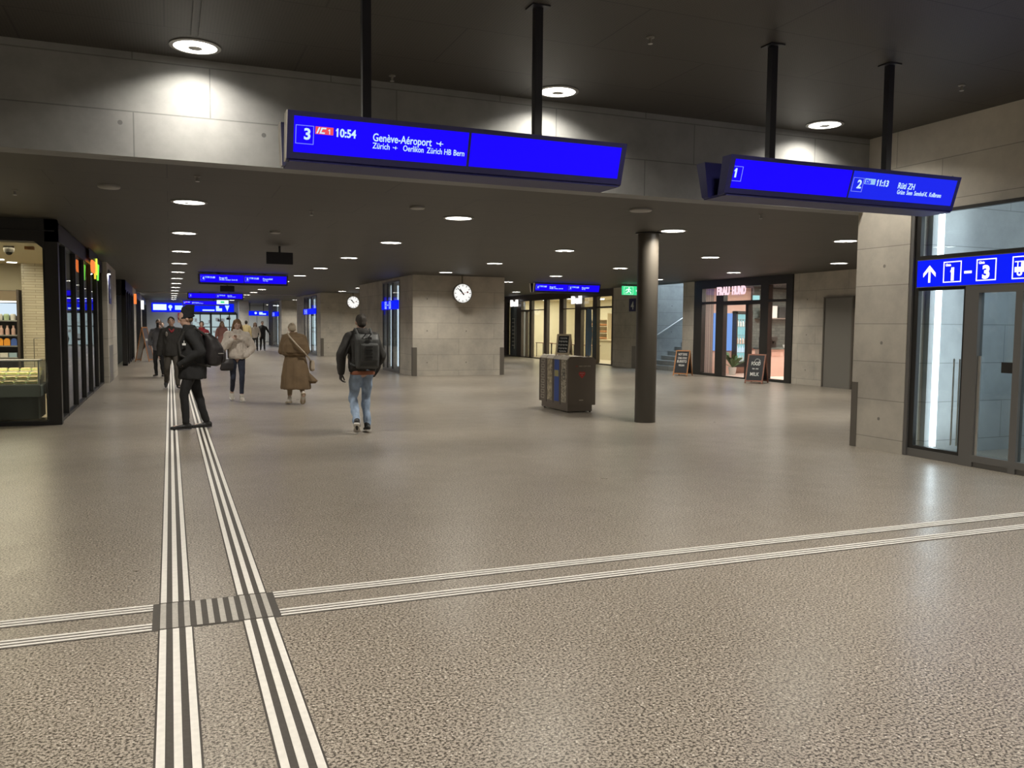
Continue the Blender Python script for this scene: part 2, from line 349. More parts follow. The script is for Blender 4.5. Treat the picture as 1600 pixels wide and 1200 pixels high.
# three concrete lift towers along the concourse
def tower(n, x0, x1, y0, y1, g0, g1):
    m = MB().box(x0, x1, y0, g0, 0, CZ).box(x0, x1, g1, y1, 0, CZ).box(x0+1.6, x1, g0, g1, 0, CZ).box(x0, x0+1.6, g0, g1, 3.08, CZ)
    struct('wall_tower_%s' % n, m, 'concrete')
    w = struct('window_%s' % n)
    f = MB(); t = .05
    f.box(x0-.02, x0+.04, g0, g1, 3.03, 3.08).box(x0-.02, x0+.04, g0, g1, 0, .10)
    for y in (g0, g0+(g1-g0)*.42, g0+(g1-g0)*.72, g1-t): f.box(x0-.02, x0+.04, y, y+t, .1, 3.03)
    obj('window_frame', f, 'frame_grey', w)
    obj('pane', MB().box(x0, x0+.012, g0+.05, g1-.05, .1, 3.03), 'glass', w)
    sg = thing('lift_sign', {'first': 'small blue lit lift sign on the nearest concrete tower beside its glass door', 'second': 'small blue lit lift sign on the second concrete tower', 'third': 'small blue lit lift sign on the farthest concrete tower'}[n], 'sign', (x0-.03, g0+1, 2.1), group='blue signs over the lift doors')
    F = Frame((x0-.03, g1-.02, 2.12), (0, -1, 0), (0, 0, 1)); L = g1-g0-.04
    mb = MB(); F.rect(mb, 0, L, 0, .3, 0, .03); obj('panel', mb, 'blue_sign', sg)
    mb = MB(); F.outline(mb, .5, .76, .03, .27, .015, .03, .034); F.outline(mb, 1.1, 1.36, .03, .27, .015, .03, .034); F.text(mb, '2', .57, .06, h=.17, z=.03); F.text(mb, '3', 1.17, .06, h=.17, z=.03); F.rect(mb, .86, 1.0, .14, .165, .03, .034)
    obj('lettering', mb, 'screen_text', sg)
    led = tag(obj('light_tube', MB().box(x0+.28, x0+.34, g1-.03, g1-.003, .12, 3.0).box(x0+.52, x0+.60, g1-.03, g1-.003, .12, 3.0), 'led_soft'),
        {'first': 'pair of tall white light tubes inside the nearest tower lift lobby', 'second': 'pair of tall white light tubes inside the second tower', 'third': 'pair of tall white light tubes inside the farthest tower'}[n], 'light')
    g = MB().box(x0-.006, x0+.14, y0-.006, y0, 0, .9).box(x0-.006, x0, y0, y0+.12, 0, .9).box(x1-.14, x1+.006, y0-.006, y0, 0, .9)
    struct('trim_tower_%s' % n, g, 'guard_metal')
tower('first', 7.03, 10.1, 25.65, 33.6, 27.24, 29.6)
tower('second', 6.98, 10.1, 42.7, 51.2, 43.9, 48.2)
tower('third', 6.9, 10.1, 58.0, 66.0, 59.2, 63.0)
struct('trim_pier', MB().box(8.642, 8.65, 8.83, 8.936, 0, .88).box(8.642, 8.72, 8.93, 8.936, 0, .88), 'guard_metal')
struct('trim_stair', MB().box(16.69, 16.7, 28.1, 28.78, 0, .86), 'steel')
# left side buildings
struct('wall_left_pillar', MB().box(-4, -1.5, 24.45, 28.4, 0, CZ), 'concrete')
struct('trim_left_pillar', MB().box(-1.5, -1.49, 24.7, 26.2, 0, .98), 'steel')
struct('wall_left_far', MB().box(-4, -1.5, 41, 44.5, 0, CZ).box(-4, -1.5, 51, 54, 0, CZ), 'concrete')
struct('trim_far_cove', MB().box(-9, 8, 47.0, 47.25, CZ-.03, CZ), 'concrete')
# ---- metal service door in the right wall
d = struct('door_1', MB().box(16.66, 16.72, 17.3, 18.3, 0, 2.42), 'door_metal')
obj('door_frame', MB().box(16.64, 16.70, 18.3, 18.345, 0, 2.46).box(16.64, 16.70, 17.255, 17.3, 0, 2.46).box(16.64, 16.70, 17.3, 18.3, 2.42, 2.46), 'guard_metal', d)
# ---- stairs rising to the platform
m = MB()
for i in range(1, 17): m.box(16.72+.3*i, 22, 25.3, 28.1, .17*(i-1), .17*i)
struct('floor_stairs', m, 'shaft_concrete')
struct('wall_stair', MB().box(17.0, 22, 28.1, 28.3, 0, 6).box(17.0, 22, 25.1, 25.3, 0, 6).box(22, 22.2, 25.1, 28.3, 0, 6).box(16.5, 17.0, 25.1, 28.3, CZ, 6).box(16.5, 22.2, 25.1, 28.3, 6, 6.1), 'shaft_concrete')
hr = thing('handrail', 'round steel handrail climbing the stair wall', 'handrail', (17.3, 28.0, 1.2))
obj('rail', MB().tube((17.35, 28.0, 1.30), (21.0, 28.0, 3.42), .026), 'steel_light', hr, smooth=True)
for k in range(4): obj('bracket', MB().tube((17.8+k, 28.0, 1.53+.58*k), (17.8+k, 28.1, 1.50+.58*k), .01), 'steel_light', hr)
def area(name, loc, size, power, col, rot=(0, 0, 0), sy=None, spread=PI, parent=None, shape=None):
    l = bpy.data.lights.new(name, 'AREA'); l.energy = power; l.color = col; l.size = size; l.spread = spread
    if shape: l.shape = shape
    elif sy: l.shape = 'RECTANGLE'; l.size_y = sy
    o = bpy.data.objects.new(name, l); C.objects.link(o); o.location = loc; o.rotation_euler = rot; o.parent = parent
    return o
area('stair_light', (19.5, 26.7, 5.9), 2.0, 260, (.72, .86, 1.0))

# ---------------------------------------------------------------- facades on planes x = const
def bars_x(x0, x1, rects):   # rects (y0,y1,z0,z1)
    m = MB()
    for y0, y1, z0, z1 in rects: m.box(x0, x1, y0, y1, z0, z1)
    return m
# lift lobby facade, right foreground
wl = struct('window_lobby')
obj('side_frame', bars_x(8.66, 8.74, [(8.0, 8.16, 0, 3.08)]), 'frame_grey', wl)
obj('window_frame', bars_x(8.69, 8.75, [(7.925, 8.0, 0, 3.06), (3.2, 7.925, 3.02, 3.06), (3.2, 7.925, 2.45, 2.51), (7.2, 7.925, 2.08, 2.14), (7.225, 7.27, .10, 2.08), (7.27, 7.925, .10, .14)]), 'black_frame', wl)
obj('sill', bars_x(8.68, 8.76, [(3.2, 8.0, 0, .10)]), 'frame_grey', wl)
obj('pane', MB().box(8.715, 8.727, 3.2, 7.93, 2.5, 3.03), 'glass', wl)
obj('pane', MB().box(8.715, 8.727, 7.26, 7.93, .13, 2.1), 'glass', wl)
dl = struct('door_2')
obj('door_frame', bars_x(8.66, 8.75, [(7.045, 7.225, 0, 2.117), (6.50, 6.585, 0, 2.03), (5.95, 6.03, 0, 2.03), (4.9, 7.045, 2.03, 2.117), (6.03, 6.5, .06, .14), (6.585, 7.045, .06, .14), (4.9, 5.0, 0, 2.03)]), 'frame_grey', dl)
obj('door_leaf', MB().box(8.70, 8.715, 6.58, 7.05, .12, 2.04), 'glass_door', dl)
obj('door_leaf', MB().box(8.70, 8.715, 6.03, 6.5, .12, 2.04), 'glass_door', dl)
obj('door_leaf', MB().box(8.70, 8.715, 5.0, 5.95, .12, 2.04), 'glass_door', dl)
obj('edge_strip', MB().box(8.685, 8.70, 7.005, 7.04, .14, 1.3), 'steel_light', dl)
obj('lock_case', MB().box(8.685, 8.70, 6.6, 6.74, 1.12, 1.24), 'black_frame', dl)
obj('handle', MB().tube((8.78, 7.44, .2), (8.78, 7.44, 1.25), .010).tube((8.78, 7.36, .2), (8.78, 7.36, 1.25), .010), 'steel_light', wl, smooth=True)
struct('wall_lobby', MB().box(8.95, 11.5, 7.98, 8.05, 0, 4.2).box(11.5, 11.7, 3.0, 8.05, 0, 4.2).box(8.72, 11.7, 2.9, 3.2, 0, 4.2).box(8.95, 11.7, 3.2, 8.0, 4.0, 4.1), 'shaft_concrete')
lt = tag(obj('light_tube', MB().box(9.04, 9.10, 7.935, 7.98, .10, 3.6), 'led_cold'), 'tall vertical white light strip behind the lobby glass', 'light')
area('lobby_light', (9.3, 7.6, 1.8), .3, 12, (.80, .90, 1.0), rot=(PI/2, 0, 0), sy=3.2)
area('lobby_ceiling_light', (10.4, 5.6, 3.9), 1.6, 95, (.80, .90, 1.0))
# blue wayfinding band over the lobby door
sg = thing('wayfinding_sign', 'long blue lit sign with arrow and platforms 1 to 3 above the lobby door', 'sign', (8.66, 6, 2.13))
F = Frame((8.66, 7.93, 2.125), (0, -1, 0), (0, 0, 1))
mb = MB(); F.rect(mb, 0, 4.6, 0, .325, -.04, .0); obj('panel', mb, 'blue_sign', sg)
mb = MB(); F.rect(mb, 0, 4.6, .325, .333, -.04, .004); F.rect(mb, 0, 4.6, -.008, 0, -.04, .004); obj('edge_trim', mb, 'steel', sg)
mb = MB(); z = .0
def sarrow(F, mb, x, y, s):
    F.rect(mb, x-.14*s, x+.14*s, y-1.0*s, y+.7*s, 0, .003)
    F.poly(mb, [(x, y+1*s), (x-.85*s, y+.1*s), (x-.85*s, y-.35*s), (x, y+.5*s)]); F.poly(mb, [(x, y+1*s), (x, y+.5*s), (x+.85*s, y-.35*s), (x+.85*s, y+.1*s)])
sarrow(F, mb, .185, .155, .105)
def rbox(F, mb, x0, x1, y0, y1, t):
    F.outline(mb, x0, x1, y0, y1, t, 0, .003)
rbox(F, mb, .385, .635, .04, .29, .012); rbox(F, mb, .835, 1.09, .04, .29, .012); rbox(F, mb, 1.285, 1.54, .04, .29, .012)
F.text(mb, 'Gleis', .415, .235, w=.075, h=.03, bold=.03); F.text(mb, 'Gleis', .865, .235, w=.075, h=.03, bold=.03)
F.text(mb, '1', .485, .07, h=.145, bold=.05); F.text(mb, '3', .915, .07, h=.145, bold=.05); F.rect(mb, .675, .775, .135, .165, 0, .003)
# tram pictogram
F.rect(mb, 1.315, 1.52, .225, .236, 0, .003); F.rect(mb, 1.345, 1.356, .17, .225, 0, .003); F.rect(mb, 1.39, 1.52, .17, .225, 0, .003); F.rect(mb, 1.315, 1.52, .115, .172, 0, .003); F.disc(mb, 1.375, .105, .032)
F.disc(mb, 1.47, .105, .032)
obj('lettering', mb, 'white_sign', sg)
mb = MB(); F.disc(mb, 1.375, .105, .012, .004, .006); F.disc(mb, 1.47, .105, .012, .004, .006); obj('wheel_hub', mb, 'blue_sign', sg)

# ---- food shop on the left: corner window unit
struct('wall_shop_and_dark_panel', MB().box(-9, -1.75, 24.3, 24.45, 0, CZ).box(-1.86, -1.80, 15.35, 24.3, 0, 2.9), 'black_soft')  # shop end wall, plus a dark panel added to keep the side glass dark
wf = struct('window_food_shop')
m = MB().box(-9, -1.58, 14.75, 14.9, 2.82, CZ).box(-1.76, -1.58, 14.75, 14.92, 0, CZ).box(-9, -1.76, 14.75, 14.9, 0, .06).box(-4.0, -3.85, 14.75, 14.9, 0, 2.82)
m.prism([(-1.90, 2.82), (-1.76, 2.70), (-1.76, 2.82)], 'Y', 14.75, 14.9)
obj('window_frame', m, 'black_frame', wf, bevel=.004)
obj('header_trim', MB().box(-9, -1.62, 14.735, 14.75, 2.98, 3.0), 'black_soft', wf)
obj('pane', MB().box(-3.9, -1.75, 14.82, 14.832, .05, 2.83), 'glass', wf)
ws = struct('window_food_shop_side')
m = MB().box(-1.75, -1.60, 14.92, 24.45, 2.86, CZ-.02).box(-1.70, -1.62, 14.92, 24.45, 0, .05)
for y in (16.14, 17.78, 19.42, 21.06, 22.70, 24.34): m.box(-1.72, -1.615, y-.045, y+.045, 0, 2.9)
obj('window_frame', m, 'black_frame', ws)
for i in range(6):
    a = (14.92, 16.2, 17.84, 19.48, 21.12, 22.76)[i]; b = (16.08, 17.72, 19.36, 21.0, 22.64, 24.28)[i]
    obj('pane', MB().box(-1.668, -1.66, a, b, .05, 2.87), 'glass', ws)
m = MB().box(-9, -1.88, 14.9, 24.3, .0, .012); struct('floor_shop', m, 'shop_floor')
struct('ceiling_shop', MB().box(-9, -1.86, 14.9, 24.3, 2.80, 2.85), 'plaster_warm')
struct('wall_shop_back', MB().box(-9, -1.86, 20.6, 20.7, 0, 2.8).box(-9, -8.9, 14.9, 20.6, 0, 2.8), 'cream')
struct('wall_brick_pillar', MB().box(-2.82, -1.87, 20.0, 20.6, 0, 2.8), 'white_brick')
for k, (x, y) in enumerate(((-3.15, 18.2), (-3.05, 19.0), (-2.95, 19.8), (-3.6, 17.2), (-4.2, 18.6))):
    t = thing('shop_ceiling_light', 'round warm ceiling spot inside the food shop', 'light', (x, y, 2.79), group='ceiling spots inside the food shop')
    obj('diffuser', MB().lathe([(.09, 0), (.09, -.012), (.001, -.014)], (x, y, 2.8)), 'lamp', t)
area('shop_light', (-2.9, 17.3, 2.77), 1.6, 95, (1.0, .84, .58), sy=3.6)
area('shop_light', (-5.5, 18, 2.77), 2.0, 60, (1.0, .84, .58))
t = thing('camera_dome', 'grey ceiling camera dome inside the food shop window', 'camera', (-2.32, 15.4, 2.7))
obj('housing', MB().lathe([(.075, .12), (.08, .05), (.07, 0), (.001, -.01)], (-2.36, 15.6, 2.70)), 'lamp_ring', t, smooth=True)
obj('lens_dome', MB().ell((-2.36, 15.6, 2.70), (.05, .05, .045)), 'black', t, smooth=True)
tag(obj('ceiling_box', MB().box(-2.13, -2.0, 15.5, 15.6, 2.75, 2.80), 'wood_orange'), 'small orange box on the food shop ceiling', 'box')
# small coloured letters over the food shop
t = thing('shop_lettering', 'glowing orange to green letters hanging over the food shop side', 'sign', (-1.5, 21, 2.6))
F = Frame((-1.535, 20.0, 2.66), (0, 1, 0), (0, 0, 1)); F.n = Vector((1, 0, 0))
for ch, x, c in (('c', 0, 'neon_orange'), ('o', .42, 'neon_orange'), ('p', .86, 'neon_yellow'), ('l', 1.36, 'neon_lime'), ('y', 1.58, 'neon_green')):
    mb = MB(); F.text(mb, ch, x, .03, h=.34, w=.40 if ch != 'l' else .12, bold=.05, depth=.03); obj('letter_'+ch, mb, c, t)
obj('bracket', MB().box(-1.555, -1.545, 19.9, 22.2, 2.95, 3.16), 'black_frame', t)

# ---- dark shop fronts further along the left
def dark_front(n, y0, y1, front=True):
    w = struct('window_%s' % n)
    m = MB().box(-4, -1.5, y0, y0+.15, 2.6, CZ).box(-1.62, -1.5, y0, y1, 2.75, CZ).box(-1.62, -1.5, y0, y0+.15, 0, CZ).box(-1.62, -1.5, y0, y1, 0, .06)
    k = int((y1-y0)/1.6)
    for i in range(k+1):
        y = y0+.06+(y1-y0-.12)*i/k; m.box(-1.64, -1.47, y-.05, y+.05, 0, 2.8)
    obj('window_frame', m, 'black_frame', w)
    obj('pane', MB().box(-1.58, -1.57, y0+.1, y1-.05, .05, 2.76).box(-4, -1.6, y0+.05, y0+.06, .05, 2.6), 'glass', w)
    struct('wall_%s' % n, MB().box(-1.95, -1.85, y0+.4, y1, 0, CZ).box(-4, -1.95, y0+.5, y0+.6, 0, CZ), 'black_soft')
dark_front('left_second', 34.3, 41); dark_front('left_third', 44.5, 51); dark_front('left_fourth', 54, 63.5)
tag(obj('plug_sign', MB().box(-1.5, -1.40, 42.2, 42.6, 2.45, 2.9), 'neon_orange'), 'small orange lit box sign on the far left wall', 'sign')
tag(obj('plug_sign', MB().box(-1.5, -1.36, 52.3, 52.9, 2.35, 2.85), 'white_sign'), 'small white lit box sign on the far left wall', 'sign')
# ---- pink shop front
X = 16.7
wh = struct('window_pink_shop')
obj('window_frame', bars_x(X-.04, X+.12, [(24.1, 24.56, 0, CZ), (19.62, 19.9, 0, CZ), (19.9, 24.1, 2.9, CZ), (22.9, 23.3, 0, 2.9), (20.68, 21.05, 0, 2.9), (23.3, 24.1, 2.38, 2.46), (21.05, 22.9, 2.33, 2.46), (19.9, 20.68, 2.38, 2.46), (23.3, 24.1, 0, .08), (19.9, 20.68, 0, .08), (21.62, 21.75, 0, 2.35), (21.05, 22.9, 0, .04)]), 'black_frame', wh)
obj('pane', MB().box(X+.04, X+.05, 19.9, 20.7, .08, 2.9), 'glass', wh); obj('pane', MB().box(X+.04, X+.05, 23.3, 24.1, .08, 2.9), 'glass', wh)
obj('pane', MB().box(X+.04, X+.05, 21.05, 22.9, 2.4, 2.9), 'glass', wh)
obj('pane', MB().box(X+.04, X+.05, 21.05, 22.9, .04, 2.34), 'glass', wh)
struct('floor_pink_shop', MB().box(16.9, 20.8, 19.6, 24.56, 0, .012), 'pink_counter')
struct('wall_pink_shop', MB().box(16.9, 20.8, 24.4, 24.55, 0, CZ).box(16.95, 20.8, 19.5, 19.62, 0, CZ).box(20.8, 20.95, 19.5, 24.56, 0, CZ), 'pink_wall')
struct('ceiling_pink_shop', MB().box(16.85, 20.8, 19.6, 24.4, 3.0, CZ), 'black_soft')
struct('wall_slats', MB().box(16.86, 17.3, 24.33, 24.4, 0, 3.0), 'wood_slats')
struct('wall_tiles', MB().box(18.9, 20.8, 24.3, 24.4, .9, 3.0), 'black_tile')
tag(obj('screen', MB().box(17.33, 18.10, 24.34, 24.38, .81, 2.1), 'sky_screen'), 'plain light blue lit screen on the pink shop wall', 'screen')
fr = thing('drinks_fridge', 'black drinks fridge with lit shelves standing in the pink shop', 'fridge', (18.5, 24.1, 0))
obj('cabinet', MB().box(18.14, 18.82, 24.34, 24.4, .25, 2.18).box(18.14, 18.19, 24.16, 24.34, .25, 2.18).box(18.77, 18.82, 24.16, 24.34, .25, 2.18).box(18.14, 18.82, 24.16, 24.34, 2.08, 2.18).box(18.14, 18.82, 24.16, 24.34, .25, .42), 'black_frame', fr)
obj('back_glow', MB().box(18.2, 18.76, 24.325, 24.335, .45, 2.07), 'fridge_glow', fr)
for z in (.75, 1.05, 1.35, 1.65, 1.9): obj('shelf', MB().box(18.19, 18.77, 24.18, 24.32, z-.012, z), 'steel', fr)
cols = ('white_plastic', 'shelf_glow', 'pink_counter', 'fridge_glow', 'white_plastic')
for r, z in enumerate((.42, .75, 1.05, 1.35, 1.65)):
    for c in range(5):
        x = 18.27+c*.105
        b = tag(obj('drink_bottle', MB().lathe([(.034, 0), (.034, .14), (.014, .19), (.014, .23), (.001, .235)], (x, 24.25, z+.001), n=10), cols[r]), 'small drink bottle standing in the lit drinks fridge', 'bottle', 'bottles in the drinks fridge')
ct = thing('counter', 'pale pink panelled counter with dark top in the pink shop', 'counter', (19.2, 22.9, 0))
obj('body', MB().box(18.2, 20.7, 22.55, 23.2, .012, .90), 'pink_counter', ct)
obj('worktop', MB().box(18.15, 20.75, 22.5, 23.25, .90, .95), 'black_tile', ct)
for x in (18.35, 18.85, 19.35): obj('panel', MB().box(x, x+.36, 22.535, 22.55, .68, .82), 'pink_wall', ct)
tag(obj('wall_shelf', MB().box(19.0, 20.7, 24.0, 24.3, 1.92, 1.96), 'steel'), 'dark shelf on the tiled wall above the counter', 'shelf')
for x, hh, c in ((19.1, .32, 'wood_pale'), (19.55, .42, 'white_plastic'), (19.9, .38, 'black_soft'), (20.25, .34, 'white_plastic')):
    tag(obj('framed_card', MB().box(x, x+.26, 24.1, 24.14, 1.961, 1.961+hh), c), {'wood_pale': 'pale wooden card on the shop shelf', 'black_soft': 'black card on the shop shelf', 'white_plastic': 'white card standing on the shop shelf'}[c], 'card', 'cards on the shop shelf')
tag(obj('coffee_machine', MB().box(18.3, 18.75, 22.8, 23.15, .951, 1.32).box(18.33, 18.72, 22.7, 22.8, 1.18, 1.32).tube((18.42, 22.76, 1.1), (18.42, 22.76, 1.18), .02).tube((18.62, 22.76, 1.1), (18.62, 22.76, 1.18), .02), 'black_frame', bevel=.01), 'black coffee machine standing on the pink counter', 'coffee machine')
for k, x in enumerate((19.0, 19.22, 19.4, 19.62)):
    tag(obj('bowl', MB().lathe([(.03, 0), (.055, .05), (.06, .10), (.05, .10), (.001, .03)], (x, 22.7, .951), n=14), 'white_plastic', smooth=True), 'small white bowl on the pink shop counter', 'bowl', 'bowls on the pink counter')
pl = thing('potted_plant', 'green leafy potted plant behind the pink shop door', 'plant', (17.6, 23.6, .012))
obj('pot', MB().lathe([(.10, .0), (.14, .26), (.12, .26), (.001, .2)], (17.6, 23.6, .012)), 'white_plastic', pl, smooth=True)
mb = MB()
for k in range(22):
    a = random.random()*6.28; e = .3+random.random()*.9; L = .3+random.random()*.35
    b0 = Vector((17.6, 23.6, .26)); d = Vector((math.cos(a)*math.cos(e), math.sin(a)*math.cos(e), math.sin(e))); s = d.cross(Vector((0, 0, 1))).normalized()*.06
    t1 = b0+d*L; t2 = t1+d*.16+Vector((0, 0, -.08))
    mb.add([b0+s*.1, t1+s, t2, t1-s, b0-s*.1, t1+Vector((0, 0, .02))], [(0, 1, 5), (5, 1, 2), (5, 2, 3), (4, 5, 3), (0, 5, 4)])
obj('leaves', mb, 'leaf', pl)
area('pink_shop_light', (18.7, 22.0, 2.97), 2.4, 260, (1.0, .90, .82), sy=2.4)
tag(obj('shop_downlight', MB().lathe([(.09, 0), (.09, -.03), (.001, -.035)], (18.9, 20.9, 3.0)), 'lamp'), 'bright white spot under the pink shop ceiling', 'light')
t = thing('neon_sign', 'pink white glowing neon letters over the shop door', 'sign', (16.6, 22.4, 2.65))
F = Frame((X-.07, 23.17, 2.66), (0, -1, 0), (0, 0, 1))
mb = MB(); F.text(mb, 'FRAU', 0, 0, h=.26, w=.66, bold=.03, z=.02, depth=.03); F.text(mb, 'HUND', .80, 0, h=.26, w=.68, bold=.03, z=.02, depth=.03)
for x0 in (0, .80):
    for q in range(4): F.rect(mb, x0+q*.172, x0+q*.172+.07, 0, .012, .02, .05)
obj('letters', mb, 'pink_neon', t)
mb = MB(); F.rect(mb, 0, 1.48, .10, .13, 0, .018); obj('mounting_bar', mb, 'black_frame', t)
tag(obj('exit_box', MB().box(17.6, 17.85, 22.6, 22.64, 2.5, 2.66), 'fridge_glow'), 'pale green lit sign hanging inside the pink shop', 'sign')

# ---- bakery front
X = 16.85
wb = struct('window_bakery')
obj('window_frame', bars_x(X-.06, X+.1, [(30.33, 30.62, 0, CZ), (42.25, 42.62, 0, CZ), (30.62, 42.25, 2.86, CZ), (40.25, 40.85, 0, 2.9), (38.9, 39.2, 0, 2.9), (37.05, 37.4, 0, 2.9), (35.2, 35.65, 0, 2.9), (31.92, 32.3, 0, 2.9),
    (30.62, 32.0, 2.38, 2.45), (32.3, 34.0, 2.33, 2.45), (34.0, 35.2, 2.38, 2.42), (37.4, 38.9, 2.38, 2.42), (39.2, 40.25, 2.33, 2.42), (32.85, 32.95, 0, 2.35), (39.6, 39.68, 0, 2.35), (30.62, 42.3, 0, .05)]), 'brown_frame', wb)
obj('door_post', bars_x(X-.07, X+.11, [(33.4, 34.0, 0, 2.9)]), 'brown_frame', wb)
for a, b in ((30.62, 31.92), (32.3, 33.4), (34.0, 35.2), (35.65, 37.05), (37.4, 38.9), (39.2, 40.25), (40.85, 42.25)):
    obj('pane', MB().box(X, X+.01, a, b, .05, 2.87), 'glass', wb)
struct('floor_bakery', MB().box(16.95, 21.5, 30.4, 42.6, 0, .012), 'shop_floor')
struct('wall_bakery', MB().box(21.5, 21.7, 30.3, 42.7, 0, CZ).box(17, 21.5, 42.5, 42.7, 0, CZ).box(17, 21.5, 30.3, 30.45, 0, CZ), 'cream')
struct('ceiling_bakery', MB().box(16.95, 21.5, 30.45, 42.5, 3.0, 3.06), 'plaster_warm')
for k in range(8):
    x, y = (18.2, 20.0)[k % 2], 31.8+(k//2)*2.9
    t = thing('bakery_ceiling_light', 'round warm lamp in the bakery ceiling behind the glass', 'light', (x, y, 2.99), group='ceiling lamps inside the bright bakery')
    obj('diffuser', MB().lathe([(.16, 0), (.16, -.05), (.001, -.06)], (x, y, 3.0)), 'lamp', t)
area('bakery_light', (18.9, 33.5, 2.95), 3.0, 250, (1.0, .91, .70), sy=4.5); area('bakery_light', (18.9, 39.2, 2.95), 3.0, 240, (1.0, .91, .70), sy=5)
struct('wall_menu_strip', MB().box(16.97, 17.3, 40.9, 42.2, 0, 2.86), 'slate_blue')
mn = tag(obj('price_list', MB().box(16.835, 16.845, 41.25, 41.29, .4, 2.0), 'white_plastic'), 'white vertical scale of lines on the dark bakery window', 'poster')
for k in range(8): obj('line', MB().box(16.835, 16.843, 41.29, 41.6, .55+.2*k, .60+.2*k), 'white_plastic', mn)
sh = thing('bread_shelf', 'wooden wall shelf full of bread inside the bright bakery', 'shelf', (21.3, 40.1, 0))
obj('frame', MB().box(21.1, 21.48, 38.9, 38.96, .012, 2.3).box(21.1, 21.48, 41.44, 41.5, .012, 2.3), 'wood_pale', sh)
for z in (.9, 1.25, 1.6, 1.95): obj('shelf_board', MB().box(21.1, 21.48, 38.96, 41.44, z, z+.03), 'wood_pale', sh)
for z in (.93, 1.28, 1.63):
    for k in range(9):
        tag(obj('bread_loaf', MB().ell((21.26, 39.15+k*.26, z+.067), (.13, .10, .065), n=10, m=6), 'wood_orange', smooth=True), 'brown bread loaf on the bakery wall shelf', 'bread', 'bread on the bakery shelf')
for k, (y, z0, z1) in enumerate(((33.6, 1.3, 2.3), (35.4, 1.1, 2.4), (37.0, 1.3, 2.2), (38.2, 1.2, 2.3))):
    p_ = tag(obj('wall_picture', MB().box(21.46, 21.498, y, y+.9, z0, z1), 'wood_pale'), 'framed picture on the cream wall of the bakery', 'picture', 'pictures on the bakery wall')
    obj('picture_sheet', MB().box(21.45, 21.46, y+.05, y+.85, z0+.05, z1-.05), ('plaster_warm', 'bin_beige', 'pale_sheet', 'bin_news')[k], p_)
for k in range(6):
    x, y = 19.75, 31.3+k*.85
    l_ = thing('pendant_lamp', 'dark pendant lamp over the bakery counter', 'lamp', (x, y, 2.3), group='pendant lamps over the bakery counter')
    obj('shade', MB().lathe([(.03, .16), (.06, .13), (.14, 0), (.13, 0), (.05, .12)], (x, y, 2.25), n=20), 'brown_frame', l_, smooth=True); obj('cord', MB().tube((x, y, 2.4), (x, y, 3.0), .006), 'black', l_)
bc = thing('bakery_counter', 'long bright counter inside the bakery', 'counter', (19.6, 33.5, 0))
obj('body', MB().box(19.4, 20.1, 31.0, 36.5, .012, .92), 'plaster_warm', bc); obj('worktop', MB().box(19.35, 20.15, 30.95, 36.55, .92, .97), 'wood_pale', bc)
for k, (x, y) in enumerate(((17.9, 34.6), (17.9, 36.2), (18.0, 38.2), (18.0, 40.0))):
    t = thing('bakery_table', 'small dark bakery table behind the window', 'table', (x, y, .012), group='dark tables in the bakery')
    obj('tabletop', MB().box(x-.3, x+.3, y-.45, y+.45, .72, .75), 'wood_red', t)
    for sx in (-.25, .25):
        for sy in (-.4, .4): obj('leg', MB().box(x+sx-.015, x+sx+.015, y+sy-.015, y+sy+.015, .012, .72), 'black_frame', t)
t = thing('banner_flag', 'tall pale blue cloth banner hanging at the bakery door', 'banner', (16.7, 32.3, .3))
rr = []
for k in range(13):
    z = .35+2.0*k/12; wv = .05*math.sin(k*.9); hw = .20+.10*math.sin(k/12*PI)
    rr.append([Vector((16.64+wv*.3, 32.35-hw+wv, z)), Vector((16.62+wv, 32.35+wv, z)), Vector((16.64+wv*.3, 32.35+hw+wv, z)), Vector((16.66+wv, 32.35+wv, z))])
obj('cloth', MB().rings(rr), 'fabric_blue', t, smooth=True)
obj('pole', MB().tube((16.60, 32.35, .0), (16.60, 32.35, 2.4), .012), 'steel', t)
for y0, zz in ((41.45, 2.63), (34.15, 2.62)):
    t = thing('bakery_lettering', 'white lit letters on the bakery front, %s' % ('right hand one' if y0 < 40 else 'left hand one'), 'sign', (16.7, y0, zz), group='lit letters on the bakery front')
    F = Frame((X-.12, y0, zz), (0, -1, 0), (0, 0, 1)); mb = MB(); F.text(mb, 'Bell', 0, 0, h=.32, w=1.0, bold=.05, z=.03, depth=.04); obj('letters', mb, 'white_sign', t)
    mb = MB(); F.rect(mb, 0, 1.0, .1, .2, 0, .02); obj('backing', mb, 'black_frame', t)
# small navy plates
def plate(txt, F, s, label):
    t = thing('direction_plate', label, 'sign', F.o)
    mb = MB(); F.rect(mb, 0, s, 0, s, 0, .012); obj('panel', mb, 'navy', t)
    mb = MB(); F.text(mb, txt, s*.5, s*.18, h=s*.6, center=True, z=.012, bold=.03, depth=.003); obj('lettering', mb, 'chalk', t)
plate('4', Frame((16.69, 29.02, 2.2), (0, -1, 0), (0, 0, 1)), .5, 'square navy plate with white figure beside the stairs')
F = Frame((-1.495, 25.0, 2.1), (0, 1, 0), (0, 0, 1)); F.n = Vector((1, 0, 0)); plate('3', F, .9, 'square navy plate with white figure on the left concrete pillar')
t = thing('wall_lamp', 'small bright white glowing box high on the left concrete pillar', 'light', (-1.45, 24.9, 2.9))  # glowing box added for a bright spot of unknown source on the pillar
obj('housing', MB().box(-1.5, -1.44, 24.75, 25.05, 2.88, 2.93), 'steel', t); obj('diffuser', MB().box(-1.49, -1.445, 24.77, 25.03, 2.865, 2.88), 'lamp', t)
area('wall_lamp_light', (-1.44, 24.9, 2.86), .15, 5, (.9, .95, 1), parent=None)  # added light that carries the bright spot down the pillar

